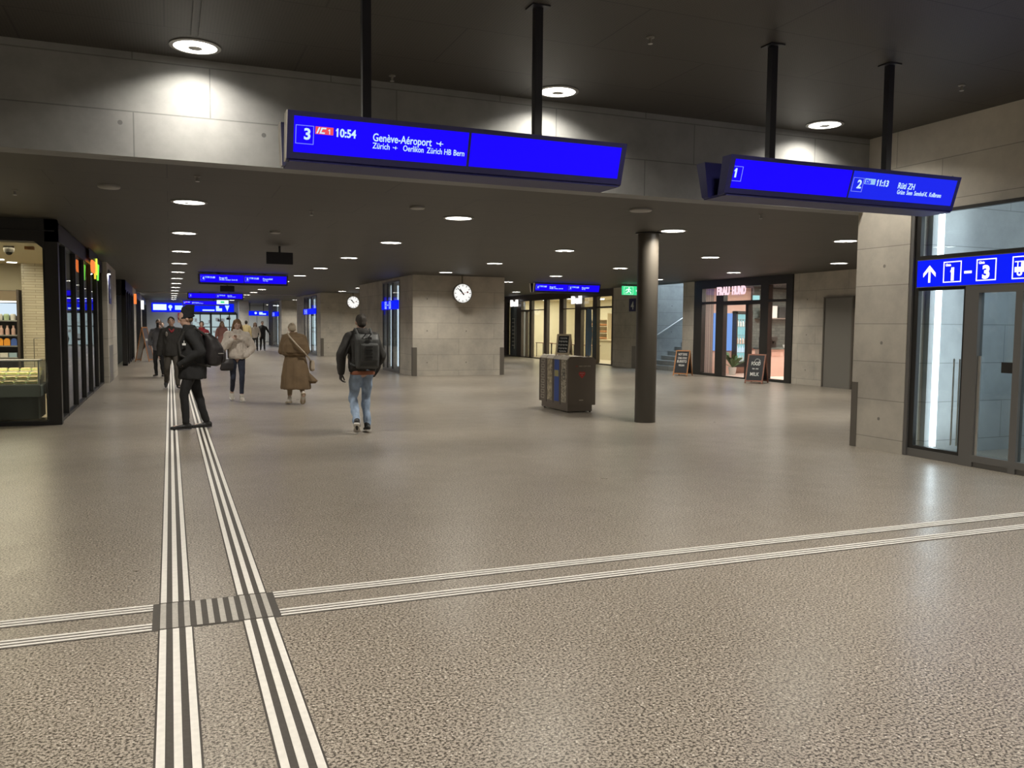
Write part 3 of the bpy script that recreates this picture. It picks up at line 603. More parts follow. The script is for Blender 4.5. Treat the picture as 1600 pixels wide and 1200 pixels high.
# ---- far end of the concourse
t = thing('wayfinding_sign', 'very long blue lit sign band across the far wall', 'sign', (1, 63.4, 2.4))
F = Frame((-1.15, 63.42, 2.36), (1, 0, 0), (0, 0, 1))
mb = MB(); F.rect(mb, 0, 5.4, 0, .62, -.05, 0); obj('panel', mb, 'blue_sign', t)
mb = MB(); F.rect(mb, .1, .95, .12, .52); obj('exit_panel', mb, 'exit_white', t)
mb = MB(); F.disc(mb, 1.2, .35, .13); F.rect(mb, 1.15, 1.25, .1, .3); F.rect(mb, 1.5, 2.0, .15, .45); F.rect(mb, 2.0, 2.35, .15, .28); F.rect(mb, 3.3, 4.1, .1, .2); F.rect(mb, 4.2, 4.4, .1, .5); F.rect(mb, 4.4, 4.6, .1, .3); F.poly(mb, [(4.8, .5), (5.1, .5), (4.95, .1)])
obj('pictograms', mb, 'screen_text', t)
wz = struct('window_far_shop')
obj('back_glow', MB().box(1.5, 4.4, 63.46, 63.48, .1, 2.2), 'far_glow', wz)
m = MB().box(1.3, 4.4, 63.38, 63.44, 2.2, 2.4)
for x in (1.3, 1.95, 2.62, 3.30, 3.9, 4.4): m.box(x, x+(.14 if abs(x-2.62) < .01 else .07), 63.38, 63.44, 0, 2.3)
m.box(1.4, 4.4, 63.4, 63.43, 1.3, 1.36)
obj('window_frame', m, 'black_frame', wz)
random.seed(3)
m = MB()
for k in range(26):
    x = 1.5+random.random()*2.6; z = .3+random.random()*1.6; m.box(x, x+.1+.2*random.random(), 63.44, 63.455, z, z+.05+.2*random.random())
obj('goods_behind_pane', m, 'grey_wall', wz)
tag(obj('poster', MB().box(.52, 1.42, 63.40, 63.44, 1.75, 2.28), 'flag_red'), 'dark red poster with white lines on the far wall', 'poster')
obj('white_line', MB().box(.56, 1.25, 63.39, 63.40, 1.93, 2.07), 'white_plastic', bpy.data.objects['poster'])
wr = struct('door_far')
for x in (5.3, 6.15, 7.0, 7.85): obj('shutter_leaf', MB().box(x, x+.8, 75.9, 75.98, .05, 2.35), 'white_panel', wr)
t = thing('wayfinding_sign', 'short blue lit sign over the far white doors', 'sign', (6.2, 68, 2.2))
F = Frame((5.2, 66.8, 2.20), (1, 0, 0), (0, 0, 1)); mb = MB(); F.rect(mb, 0, 1.95, 0, .36, -.05, 0); obj('panel', mb, 'blue_sign', t)
mb = MB(); F.disc(mb, .85, .2, .09); F.rect(mb, 1.1, 1.35, .08, .28); F.rect(mb, 1.35, 1.6, .08, .18); obj('pictograms', mb, 'screen_text', t)
obj('hanger', MB().box(5.6, 5.65, 66.8, 66.85, 2.56, CZ).box(6.6, 6.65, 66.8, 66.85, 2.56, CZ), 'black_frame', t)
area('far_light', (2, 61, 3.1), 4, 120, (.78, .88, 1.0), sy=3); area('far_light', (6.3, 72.5, 3.1), 2.5, 90, (.9, .95, 1.0), sy=3)

# ================================================================= COLUMN
cl = thing('column', 'dark round steel column standing on the floor beside the bin', 'column', (7.42, 12.31, 0))
obj('shaft', MB().lathe([(.175, .0), (.175, CZ-.01)], (7.42, 12.31, 0), n=48), 'column_paint', cl, smooth=True)
obj('collar', MB().lathe([(.215, CZ-.02), (.215, CZ)], (7.42, 12.31, 0), n=48), 'black_frame', cl, smooth=True)
# ================================================================= LUMINAIRES
ORD = ['first', 'second', 'third', 'fourth', 'fifth', 'sixth', 'seventh', 'eighth', 'ninth', 'tenth', 'eleventh', 'twelfth', 'thirteenth', 'fourteenth', 'fifteenth', 'sixteenth']
def luminaire(x, y, z, power, label, group):
    t = thing('ceiling_light', label, 'ceiling light', (x, y, z), group=group)
    n = 40
    ring = []
    def circ(r, zz): return [Vector((x+r*math.cos(2*PI*i/n), y+r*math.sin(2*PI*i/n), zz)) for i in range(n)]
    obj('trim_ring', MB().rings([circ(.19, z-.001), circ(.225, z-.002), circ(.225, z-.012), circ(.19, z-.016), circ(.19, z-.001)], close=False), 'lamp_ring', t, smooth=True)
    obj('diffuser', MB().rings([circ(.19, z), circ(.19, z-.012), circ(.065, z-.012), circ(.065, z)], close=True), 'lamp', t)
    obj('hub', MB().rings([circ(.065, z-.010), circ(.062, z-.024), circ(.001, z-.026)], close=False), 'lamp_hub', t, smooth=True)
    area('downlight', (0, 0, -.018), .37, power, LIGHT_COL, spread=math.radians(140), parent=t, shape='DISK')
COLN = ['left hand row', 'second row from the left', 'middle row', 'second row from the right', 'right hand row']
XS = (.26, 3.92, 7.57, 11.15, 14.8)
for i in range(3):
    luminaire(XS[i], 8.43, UZ, P_HIGH*.56, 'round ring light in the high ceiling near the beam, %s of three' % ('leftmost', 'middle', 'rightmost')[i], 'ring lights in the high ceiling')
for y in (4.4, .4, -3.6, -7.2):
    for x in (-7, -3.4, .26, 3.92, 7.4): luminaire(x, y, UZ, P_HIGH, 'ring light in the high ceiling behind the viewer', 'ring lights behind the viewer')
rows = {0: range(13), 1: range(13), 2: (0, 1, 2, 3, 6, 7, 10, 11, 15), 3: range(5), 4: (0, 1, 2, 3, 6)}
for i, ks in rows.items():
    for q, k in enumerate(ks):
        luminaire(XS[i], 11.8+4.05*k, CZ, P_LOW, 'low ceiling ring light, %s from the front, %s' % (ORD[q], COLN[i]), 'ring lights in the low ceiling')
for y in (15.9, 24, 32, 40): luminaire(11.15+(0 if y > 30 else 99), y, CZ, P_LOW, 'ring light in the low ceiling behind the nearest tower', 'ring lights behind the towers') if y > 30 else None
for y in (32, 36): luminaire(-3.4, y-1, CZ, P_LOW*.5, 'ring light in the left side passage', 'ring lights in the side passage')
# detectors and sprinklers
for k, (x, y, r) in enumerate(((5.84, 9.9, .15), (3.07, 10.97, .10), (1.69, 14.97, .09), (-.62, 10.84, .12))):
    t = thing('smoke_detector', 'flat round ceiling detector in the low ceiling, %s' % ('right of the big sign', 'between the two front lights', 'near the black screen', 'near the left shop')[k], 'detector', (x, y, CZ))
    obj('base', MB().lathe([(r, 0), (r, -.02), (r*.9, -.03), (.001, -.035)], (x, y, CZ), n=28), 'lamp_ring', t, smooth=True)
for x, y, z in ((-1.69, 11.7, CZ), (.30, 9.73, CZ), (7.59, 9.63, CZ), (1.85, 12.04, CZ), (3.94, 6.57, UZ), (7.65, 6.54, UZ), (2.14, 8.6, UZ)):
    t = thing('sprinkler', 'small silver sprinkler head in the %s ceiling' % ('low' if z < 4 else 'high'), 'sprinkler', (x, y, z), group='sprinkler heads in the %s ceiling' % ('low' if z < 4 else 'high'))
    obj('rosette', MB().lathe([(.035, 0), (.035, -.008), (.012, -.014), (.012, -.05), (.001, -.05)], (x, y, z), n=16), 'detector_white', t, smooth=True)
    obj('deflector', MB().lathe([(.001, -.055), (.022, -.055), (.022, -.059), (.001, -.059)], (x, y, z), n=12), 'steel_light', t)
tag(obj('cable_duct', MB().box(.215, .245, -3, 8.1, UZ-.022, UZ-.001).box(.275, .305, -3, 8.1, UZ-.022, UZ-.001), 'ceiling_panel'), 'pair of thin rails running to the left ring light', 'rail')

# ================================================================= TACTILE PAVING
def tact(name, label, x0, x1, y0, y1, n, along, t, group='white tactile guide lines'):
    th = thing(name, label, 'tactile paving', ((x0+x1)/2, (y0+y1)/2, 0), group=group)
    e = .009
    obj('base', MB().box(x0-(e if along == 'Y' else 0), x1+(e if along == 'Y' else 0), y0-(e if along == 'X' else 0), y1+(e if along == 'X' else 0), .0005, .002), 'dark_rubber', th)
    for i in range(n):
        if along == 'Y':
            g = (x1-x0-t)/(n-1); a = x0+g*i; m = MB().box(a, a+t, y0, y1, .002, .0055)
        else:
            g = (y1-y0-t)/(n-1); a = y0+g*i; m = MB().box(x0, x1, a, a+t, .002, .0055)
        obj('line', m, 'white_line' if name == 'guide_strip' else 'grey_rib', th)
tact('guide_strip', 'left band of three white floor lines running away beyond the crossing', -.076, .079, 5.115, 47, 3, 'Y', .031)
tact('guide_strip', 'right band of three white floor lines running away beyond the crossing', .343, .498, 5.115, 47, 3, 'Y', .031)
tact('guide_strip', 'left band of three white floor lines in front of the crossing', -.076, .079, -2, 4.655, 3, 'Y', .031)
tact('guide_strip', 'right band of three white floor lines in front of the crossing', .343, .498, -2, 4.655, 3, 'Y', .031)
tact('guide_strip', 'farther band of white floor lines crossing to the right', .54, 8.6, 4.995, 5.10, 3, 'X', .021)
tact('guide_strip', 'nearer band of white floor lines crossing to the right', .54, 8.6, 4.67, 4.775, 3, 'X', .021)
tact('guide_strip', 'farther band of white floor lines crossing to the left', -9, -.115, 4.995, 5.10, 3, 'X', .021)
tact('guide_strip', 'nearer band of white floor lines crossing to the left', -9, -.115, 4.67, 4.775, 3, 'X', .021)
tact('guide_junction', 'grey ribbed plate where the white floor lines cross', -.076, .498, 4.675, 5.095, 10, 'Y', .029, group=None)
tag(obj('guide_end_patch', MB().box(-.115, .54, 4.655, 5.115, .0002, .0006), 'dark_rubber'), 'dark rubber border around the ribbed crossing plate', 'tactile paving')

# ================================================================= DEPARTURE DISPLAYS
def display(label, x0, x1, yc, ztop, zceil, cells, dim=False, cap='navy', poles=(.6, 1.98), lite=False, group=None):
    t = thing('departure_display', label, 'display', ((x0+x1)/2, yc, ztop), group=group)
    dt, db, h, th = .26, .165, .31, .13
    zb = ztop-h
    up = Vector((0, dt-db, h)).normalized(); H = math.hypot(dt-db, h)
    nrm = Vector((0, -up.z, up.y))
    for s, nm in ((-1, 'front_housing'), (1, 'back_housing')):
        a = (yc+s*dt, ztop); b = (yc+s*db, zb); inn = -s*th
        poly = [a, b, (b[0]-s*.02, b[1]-.012), (b[0]+inn*.75, b[1]-.012), (a[0]+inn, ztop-.01), (a[0]+inn, ztop)]
        obj(nm, MB().prism(poly, 'X', x0, x1), 'navy', t)
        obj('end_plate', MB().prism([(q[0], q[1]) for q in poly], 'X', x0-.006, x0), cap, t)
    obj('tray', MB().prism([(yc-db+.02, zb), (yc-db+.0, zb-.02), (yc+db, zb-.02), (yc+db+.02, zb)], 'X', x0+.02, x1-.02), 'navy_soft', t)
    for px_ in poles:
        obj('pole', MB().box(x0+px_-.032, x0+px_+.032, yc-.032, yc+.032, zb, zceil), 'dark_paint', t)
        obj('ceiling_plate', MB().box(x0+px_-.075, x0+px_+.075, yc-.075, yc+.075, zceil-.012, zceil), 'dark_paint', t)
    # screens
    L = x1-x0; B = .045
    F0 = Vector((x0, yc-db, zb)); u = Vector((0, -(dt-db), h)).normalized()
    sw = (L-2*B-.02)/2
    for c in range(2):
        F = Frame(F0+Vector((B+c*(sw+.02), 0, 0))+u*B, (1, 0, 0), u); sh = H-B-.035
        mb = MB(); F.rect(mb, 0, sw, 0, sh, 0, .003); sc = obj('screen', mb, 'blue_screen_dim' if (dim and c) else 'blue_screen', t)
        spec = cells[c]
        if not spec: continue
        gleis, badge, tm, l1, l2 = spec
        W = MB(); z = .004; TM = MB(); L1 = MB(); L2 = MB(); BT = MB()
        bx = .012 if not (dim and c == 0) else -.06
        if gleis:
            F.text(W, gleis, .072*sw+ (bx-.012), sh*.38, h=.075, center=True, z=z, bold=.03)
            lb = MB(); 
            if dim and c == 0: F.rect(lb, 0, .09, .24*sh, .24*sh+.004, .003, .006); F.rect(lb, 0, .09, .74*sh, .74*sh+.004, .003, .006); F.rect(lb, .088, .092, .24*sh, .75*sh, .003, .006)
            else: F.outline(lb, bx, bx+.125, .24*sh, .76*sh, .004, .003, .006)
            obj('number_box', lb, 'screen_line', sc)
        if badge:
            bm_ = MB(); F.rect(bm_, .115*sw, .213*sw, .55*sh, .76*sh, .003, .005); obj('badge', bm_, 'red_badge' if badge == 'IC1' else 'badge_pale', sc)
            if badge == 'IC1': F.poly(BT, [(.12*sw, .57*sh), (.128*sw, .57*sh), (.141*sw, .74*sh), (.133*sw, .74*sh)], .006, .007); F.poly(BT, [(.137*sw, .57*sh), (.165*sw, .57*sh), (.168*sw, .61*sh), (.146*sw, .61*sh), (.154*sw, .70*sh), (.172*sw, .70*sh), (.175*sw, .74*sh), (.147*sw, .74*sh)], .006, .007); F.text(BT, '1', .185*sw, .57*sh, h=.035, z=.006)
            else:
                d = MB(); F.text(d, badge, .12*sw, .575*sh, w=.05*sw, h=.035, z=.006, bold=.04); obj('badge_text', d, 'blue_screen', sc)
        if tm: F.text(TM, tm, .227*sw, .53*sh, w=.112*sw, h=.056, z=z, bold=.03)
        if l1:
            pl_ = l1.endswith('*'); s = l1.rstrip('*')
            wid = min(.345*sw, len(s)*.0292)
            F.text(L1, s, 0.435*sw, .50*sh, w=wid, h=.056, z=z, bold=.012)
            if pl_: plane_icon(F, L1, 0.435*sw+wid+.05*sw, .59*sh, .028*1, z)
        if l2:
            if l2 == 'GVA':
                F.text(L2, 'Z\u00fcrich', .435*sw, .29*sh, w=.098*sw, h=.042, z=z, bold=.008); plane_icon(F, L2, .566*sw, .355*sh, .018, z)
                F.text(L2, 'Oerlikon', .612*sw, .29*sh, w=.121*sw, h=.042, z=z, bold=.008); F.text(L2, 'Z\u00fcrich HB', .752*sw, .29*sh, w=.148*sw, h=.042, z=z, bold=.008); F.text(L2, 'Bern', .915*sw, .29*sh, w=.066*sw, h=.042, z=z, bold=.008)
            else: F.text(L2, l2, .44*sw, .29*sh, w=min(.53*sw, len(l2)*.0165), h=.042, z=z, bold=.006)
        for nm, g_ in (('platform_number', W), ('badge_text', BT), ('departure_time', TM), ('destination', L1), ('stop_list', L2)):
            if g_.v: obj(nm, g_, 'screen_text', sc)
    return t
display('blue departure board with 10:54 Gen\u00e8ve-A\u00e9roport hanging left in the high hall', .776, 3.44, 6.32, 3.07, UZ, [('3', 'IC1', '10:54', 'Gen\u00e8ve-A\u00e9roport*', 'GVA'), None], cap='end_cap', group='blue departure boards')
display('blue departure board with 11:13 R\u00fcti ZH hanging right in the high hall', 4.46, 7.143, 6.32, 3.075, UZ, [('1', None, None, None, None), ('2', 'S26', '11:13', 'R\u00fcti ZH', 'Gr\u00fcze  Seen  Sennhof-K.  Kollbrunn')], dim=True, group='blue departure boards')
far_cells = [('4', 'S12', '11:00', 'Brugg AG', 'Effretikon  Stettbach  Z\u00fcrich HB'), ('5', 'S24', '11:05', 'Frauenfeld', 'Wil  Chur')]
display('nearest blue departure board hanging under the low ceiling on the left', .84, 3.51, 27.95, 3.13, CZ, far_cells, group='blue departure boards')
display('second blue departure board under the low ceiling on the left', .85, 3.52, 45.7, 3.13, CZ, [('1', None, None, None, None), ('2', 'S26', '11:13', 'R\u00fcti ZH', 'Gr\u00fcze  Seen  Sennhof-K.')], group='blue departure boards')
display('farthest blue departure board down the long concourse', .80, 3.47, 60.9, 3.11, CZ, [('3', 'IC1', '10:54', 'Gen\u00e8ve-A\u00e9roport*', 'GVA'), None], group='blue departure boards')
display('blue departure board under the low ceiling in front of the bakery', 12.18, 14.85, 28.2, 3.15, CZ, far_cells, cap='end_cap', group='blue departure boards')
# back sides of two hanging info screens
for x, y, z0, z1, lb in ((2.08, 17.7, 2.80, 3.04, 'near'), (2.05, 34, 2.80, 3.03, 'far')):
    t = thing('hanging_screen', 'black back of a flat screen hanging from the low ceiling, the %s one' % lb, 'screen', (x, y, CZ))
    obj('housing', MB().box(x-.26, x+.26, y-.03, y+.04, z0, z1), 'dark_paint', t, bevel=.005)
    obj('pole', MB().box(x-.02, x+.02, y-.01, y+.02, z1, CZ), 'dark_paint', t)
# green exit signs
t = thing('exit_sign', 'green lit running man exit sign partly behind the round column', 'exit sign', (15.9, 27.2, 3.0))
F = Frame((15.35, 27.2, 2.77), (1, 0, 0), (0, 0, 1)); mb = MB(); F.rect(mb, 0, .92, 0, .32, -.06, 0); obj('panel', mb, 'exit_green', t)
mb = MB(); F.disc(mb, .27, .255, .028); F.poly(mb, [(.21, .22), (.29, .22), (.28, .14), (.22, .14)]); F.poly(mb, [(.28, .14), (.36, .10), (.36, .04), (.33, .04), (.33, .085), (.24, .12)]); F.poly(mb, [(.22, .14), (.26, .12), (.20, .07), (.12, .06), (.12, .085), (.18, .095)]); F.poly(mb, [(.29, .22), (.37, .18), (.36, .16), (.28, .19)]); F.poly(mb, [(.21, .22), (.14, .20), (.13, .14), (.155, .14), (.165, .18), (.22, .19)]); F.outline(mb, .06, .44, .02, .30, .008); F.poly(mb, [(.55, .16), (.68, .27), (.68, .19), (.84, .19), (.84, .13), (.68, .13), (.68, .05)])
obj('pictogram', mb, 'exit_white', t); obj('hanger', MB().box(15.5, 15.52, 27.22, 27.24, 3.09, CZ).box(16.1, 16.12, 27.22, 27.24, 3.09, CZ), 'dark_paint', t)
t = thing('exit_sign', 'small pale green lit box under the far departure boards', 'exit sign', (2.6, 50, 2.9))
F = Frame((2.45, 50, 2.67), (1, 0, 0), (0, 0, 1)); mb = MB(); F.rect(mb, 0, .62, 0, .22, -.06, 0); obj('panel', mb, 'exit_white', t)
mb = MB(); F.rect(mb, .2, .4, .06, .16); obj('pictogram', mb, 'exit_green', t); obj('hanger', MB().box(2.7, 2.72, 50.01, 50.03, 2.89, CZ), 'dark_paint', t)

# ================================================================= CLOCKS
def clock(x, y, z, label):
    t = thing('station_clock', label, 'clock', (x, y, z), group='white station clocks')
    r = .285
    F = Frame((x, y-.06, z), (1, 0, 0), (0, 0, 1))
    n = 48
    def ring(rad, yy): return [Vector((x+rad*math.cos(2*PI*i/n), yy, z+rad*math.sin(2*PI*i/n))) for i in range(n)]
    obj('case', MB().rings([ring(r, y-.055), ring(r+.022, y-.06), ring(r+.022, y+.06), ring(r-.01, y+.075)]), 'guard_metal', t, smooth=True)
    mb = MB(); F.disc(mb, 0, 0, r, -.002, .0, n=48); obj('dial', mb, 'clock_white', t)
    mb = MB()
    for k in range(60):
        a = 2*PI*k/60; w_, L = (.009, .062) if k % 5 == 0 else (.003, .02)
        u = Vector((math.sin(a), math.cos(a))); v = Vector((u.y, -u.x)); p = u*(r-.012); q = u*(r-.012-L)
        F.poly(mb, [tuple(p+v*w_), tuple(p-v*w_), tuple(q-v*w_), tuple(q+v*w_)], .001, .003)
    obj('minute_marks', mb, 'black', t)
    def hand(nm, deg, L, back, w0, w1, m_, zz):
        a = math.radians(deg); u = Vector((math.sin(a), math.cos(a))); v = Vector((u.y, -u.x)); mb = MB()
        F.poly(mb, [tuple(-u*back+v*w0), tuple(-u*back-v*w0), tuple(u*L-v*w1), tuple(u*L+v*w1)], zz, zz+.003)
        if m_ == 'red_mark': F.disc(mb, u.x*L, u.y*L, .028, zz, zz+.003)
        obj(nm, mb, m_, t)
    hand('hour_hand', 10.87*30, .165, .06, .019, .015, 'black', .004)
    hand('minute_hand', 52*6, .25, .06, .015, .010, 'black', .008)
    hand('second_hand', 76, .16, .09, .004, .004, 'red_mark', .012)
    obj('hanger', MB().tube((x, y, z+r), (x, y, CZ), .022), 'guard_metal', t, smooth=True)
    obj('ceiling_plate', MB().lathe([(.06, 0), (.06, -.012)], (x, y, CZ), n=20), 'guard_metal', t)
clock(8.5, 25.19, 2.60, 'round white station clock in front of the nearest concrete tower')
clock(8.48, 42.1, 2.70, 'round white station clock in front of the second concrete tower')
clock(8.5, 57.4, 2.66, 'round white station clock half hidden behind the second tower')

# ================================================================= RECYCLING STATION
t = thing('recycling_bin', 'brown metal recycling station with four labelled slots beside the column', 'bin', (7.1, 14.7, 0))
x0, x1, y0, y1 = 6.81, 7.39, 14.05, 15.36
m = MB().prism([(x0, .13), (x1, .13), (x1, .98), (x1-.06, 1.03), (x0+.06, 1.03), (x0, .98)], 'Y', y0, y1)
obj('body', m, 'bin_metal', t, bevel=.006)
obj('plinth', MB().box(x0+.005, x1-.07, y0+.005, y1-.12, .02, .13), 'bin_metal', t)
for k in range(4):
    a = y0+.02+k*(y1-y0-.04)/4; b = a+(y1-y0-.04)/4-.02
    obj('slot_lid', MB().prism([(x0-.012, .985), (x0+.05, 1.045), (x0+.33, 1.045), (x0+.33, 1.032), (x0+.055, 1.032), (x0-.004, .975)], 'Y', a, b), 'bin_top', t)
    c = ('bin_news', 'bin_blue', 'bin_beige', 'bin_pict')[k]
    F = Frame((x0-.001, b, .13), (0, -1, 0), (0, 0, 1)); W = b-a
    if c == 'bin_pict':
        mb = MB()
        for q in range(8): F.outline(mb, W*.22, W*.72, .06+q*.1, .13+q*.1, .012, 0, .003)
    else:
        mb = MB(); F.rect(mb, W*.15, W*.85, .05, .84, 0, .003)
    pn = obj('label_panel', mb, c, t)
    if k == 1: mb = MB(); F.rect(mb, W*.2, W*.8, .52, .64, .003, .005); obj('patch', mb, 'bin_olive', pn)
    if k == 0:
        mb = MB(); F.outline(mb, W*.35, W*.65, .58, .68, .015, .003, .005); F.outline(mb, W*.35, W*.65, .48, .57, .015, .003, .005); obj('print', mb, 'black', pn)
    obj('divider', MB().box(x0-.004, x0, b, b+.008, .13, .98), 'black_frame', t)
F = Frame((x0, y0-.001, 0), (1, 0, 0), (0, 0, 1))
mb = MB(); F.poly(mb, [(.22, .74), (.255, .765), (.29, .752), (.325, .765), (.36, .74), (.35, .70), (.29, .635), (.23, .70)], 0, .003); obj('heart_sticker', mb, 'red_mark', t, label='red heart sticker')
mb = MB(); F.rect(mb, .24, .335, .725, .733, .004, .005); F.rect(mb, .28, .30, .69, .70, .004, .005); obj('sticker_text', mb, 'bin_top', t)
mb = MB(); F.rect(mb, .16, .20, .855, .870, 0, .003); obj('logo_mark', mb, 'red_mark', t)
mb = MB(); F.text(mb, 'SBB CFF FFS', .225, .852, w=.24, h=.02, bold=.02); F.rect(mb, .235, .32, .22, .235, 0, .003); obj('print', mb, 'bin_top', t)
for fx, fy in ((x0+.05, y0+.08), (x1-.1, y0+.03), (x0+.05, y1-.17), (x1-.1, y1-.17)): obj('foot', MB().tube((fx, fy, 0), (fx, fy, .025), .02), 'black', t)
# chalk boards
def aboard(label, x, y, rz, w, h, dp, frame, lines, side='board_black', group='folding chalk boards', base=0., tail=0.06, deco=None):
    t = thing('chalkboard_stand', label, 'sandwich board', (0, 0, 0), group=group)
    a = math.atan2(dp/2, h); 
    for s, nm in ((-1, 'front_board'), (1, 'back_board')):
        up = Vector((0, -s*dp/2, h)).normalized(); F = Frame(Vector((-w/2, s*dp/2, 0)), (1, 0, 0), up); L = math.hypot(h, dp/2)
        if s == 1: F = Frame(Vector((w/2, dp/2, 0)), (-1, 0, 0), up)
        fw = .035*max(1, h)
        mb = MB(); F.rect(mb, 0, fw, 0, L, -.012, .01); F.rect(mb, w-fw, w, 0, L, -.012, .01); F.rect(mb, fw, w-fw, L-fw, L, -.012, .01); F.rect(mb, fw, w-fw, tail, tail+fw, -.012, .01)
        fr_ = obj(nm, mb, frame, t)
        mb = MB(); F.rect(mb, fw, w-fw, tail+fw, L-fw, -.006, 0); bd = obj('slate', mb, side, fr_)
        if s == -1:
            mb = MB()
            for (txt, yy, hh, ww) in lines:
                if txt == '~':      # chalk scrawl too small to read
                    for q in range(9): F.rect(mb, w/2-ww*w/2+ww*w*q/9, w/2-ww*w/2+ww*w*(q+.72)/9, L*(yy+.02*math.sin(q*2.3)), L*(yy+hh*(.35+.3*math.cos(q*1.7)**2)), .001, .002)
                    continue
                F.text(mb, txt, w/2-ww*w/2, L*yy, w=ww*w, h=hh*L, z=.001, bold=.02)
            if deco: 
                for q in range(14):
                    aa = q*.5; F.rect(mb, w*.55+.09*math.cos(aa)*(1-q*.03), w*.55+.09*math.cos(aa)*(1-q*.03)+.012, L*.72+.09*math.sin(aa), L*.72+.09*math.sin(aa)+.03, .0005, .002)
            obj('chalk_writing', mb, 'chalk', t)
    t.location = (x, y, base); t.rotation_euler = (0, 0, rz)
    return t
aboard('orange framed chalk board standing on the floor before the stairs', 15.80, 23.85, -.95, .50, .84, .52, 'wood_orange', [('HOT DOG', .80, .09, .6), ('CHILI DOG', .66, .08, .62), ('BURRITO', .52, .10, .66), ('VEGAN', .38, .07, .4)])
aboard('reddish framed chalk board standing on the floor outside the pink shop', 15.85, 20.1, -.95, .52, .84, .62, 'wood_red', [('FOOD', .62, .12, .5), ('to go', .48, .06, .35), ('MILK', .26, .12, .5)], deco=True)
aboard('small pale framed chalk board standing on top of the recycling bin', 7.06, 14.75, -.75, .28, .40, .24, 'wood_pale', [('~', .78, .10, .5), ('~', .62, .12, .6), ('~', .46, .10, .66), ('~', .30, .10, .6), ('~', .16, .10, .5)], base=1.049, tail=.01)
aboard('tall orange edged advertising stand by the far left shop front', -.98, 37.9, 1.25, .62, 1.42, .55, 'wood_orange', [('~', .6, .12, .6)], side='steel')
# ================================================================= LEFT SHOP CONTENTS
sc_ = thing('chilled_shelf', 'lit wall shelf unit with packs and bottles in the food shop', 'shelf', (-4, 20.2, 0))
obj('back_panel', MB().box(-6, -2.86, 20.5, 20.58, .012, 2.25), 'black_soft', sc_)
obj('side_panel', MB().box(-2.90, -2.86, 19.85, 20.5, .012, 2.25), 'brown_frame', sc_)
obj('top_panel', MB().box(-6, -2.9, 19.85, 20.5, 2.02, 2.22), 'taupe', sc_)
obj('light_strip', MB().box(-6, -2.92, 19.9, 19.95, 1.99, 2.015), 'lamp', sc_)
obj('upper_glow', MB().box(-6, -2.91, 20.47, 20.495, 1.72, 1.98), 'shelf_glow', sc_)
for z in (1.60, 1.30, 1.08, .84, .55): obj('shelf_board', MB().box(-6, -2.91, 19.9, 20.49, z, z+.025), 'steel_light', sc_)
def row(name, label, cat, group, z, xs, y, mk, mats):
    first = None
    for k, x in enumerate(xs):
        m_ = mats[k % len(mats)]
        tag(obj(name, mk(x, y, z), m_, smooth=False), label if isinstance(label, str) else label[k % len(label)], cat, group)
mk_cup = lambda x, y, z: MB().lathe([(.045, 0), (.055, .10), (.045, .125), (.001, .13)], (x, y, z), n=12)
mk_bot = lambda x, y, z: MB().lathe([(.037, 0), (.038, .11), (.018, .15), (.018, .17), (.02, .17), (.02, .19), (.001, .19)], (x, y, z), n=12)
mk_pack = lambda x, y, z: MB().prism([(x-.055, z), (x+.055, z), (x+.055, z+.11), (x+.02, z+.15), (x-.02, z+.15), (x-.055, z+.11)], 'Y', y-.05, y+.05)
mat('pale_green', (.45, .58, .38), .5); mat('pink_drink', (.62, .42, .38), .4); mat('orange_pack', (.85, .36, .03), .5); mat('blue_pack', (.05, .12, .45), .5); mat('pale_blue', (.35, .5, .62), .5); mat('bread', (.66, .50, .28), .7, noise_amt=.35, nscale=25); mat('lettuce', (.35, .48, .14), .6); mat('counter_steel', (.20, .22, .20), .35, .3); mat('counter_dark', (.07, .075, .065), .4)
row('food_cup', 'white lidded food cup on the topmost lit shop shelf', 'cup', 'cups on the top shop shelf', 1.626, [-2.99-.118*k for k in range(9)], 20.0, mk_cup, ['white_plastic', 'pale_green', 'white_plastic'])
row('drink_bottle', 'pink drink bottle on the second shop shelf', 'bottle', 'pink bottles on the second shop shelf', 1.326, [-2.99-.108*k for k in range(8)], 20.0, mk_bot, ['pink_drink'])
row('juice_pack', ['small blue drink pack on the third shop shelf', 'orange drink pack on the third shop shelf', 'orange drink pack on the third shop shelf'], 'pack', 'packs on the third shop shelf', 1.106, [-2.98-.125*k for k in range(7)], 20.0, mk_pack, ['blue_pack', 'orange_pack', 'orange_pack'])
row('food_box', 'pale food tray on the fourth shop shelf', 'tray', 'trays on the fourth shop shelf', .866, [-3.0-.16*k for k in range(6)], 20.0, lambda x, y, z: MB().box(x-.07, x+.07, y-.08, y+.08, z, z+.09), ['pale_blue', 'white_plastic', 'counter_steel'])
t = thing('food_counter', 'glass topped steel food counter right behind the shop window', 'counter', (-2.9, 15.4, 0))
obj('base', MB().box(-4.4, -1.95, 15.15, 15.95, .06, .42), 'counter_dark', t)
obj('body', MB().box(-4.45, -1.90, 15.05, 16.0, .42, .60), 'counter_steel', t, bevel=.01)
obj('tray_floor', MB().box(-4.4, -1.93, 15.1, 15.95, .60, .615), 'steel_light', t)
obj('glass_front', MB().box(-4.4, -1.93, 15.06, 15.07, .60, .98), 'glass', t)
obj('top_rail', MB().box(-4.42, -1.91, 15.05, 15.45, .98, 1.0), 'steel_light', t)
obj('end_glass', MB().box(-1.93, -1.92, 15.07, 15.95, .60, .98), 'glass', t)
obj('end_post', MB().tube((-1.93, 15.07, .6), (-1.93, 15.07, .99), .012), 'steel_light', t)
area('counter_light', (-2.8, 15.5, .97), 1.8, 14, (1.0, .86, .6), sy=.3)
random.seed(11)
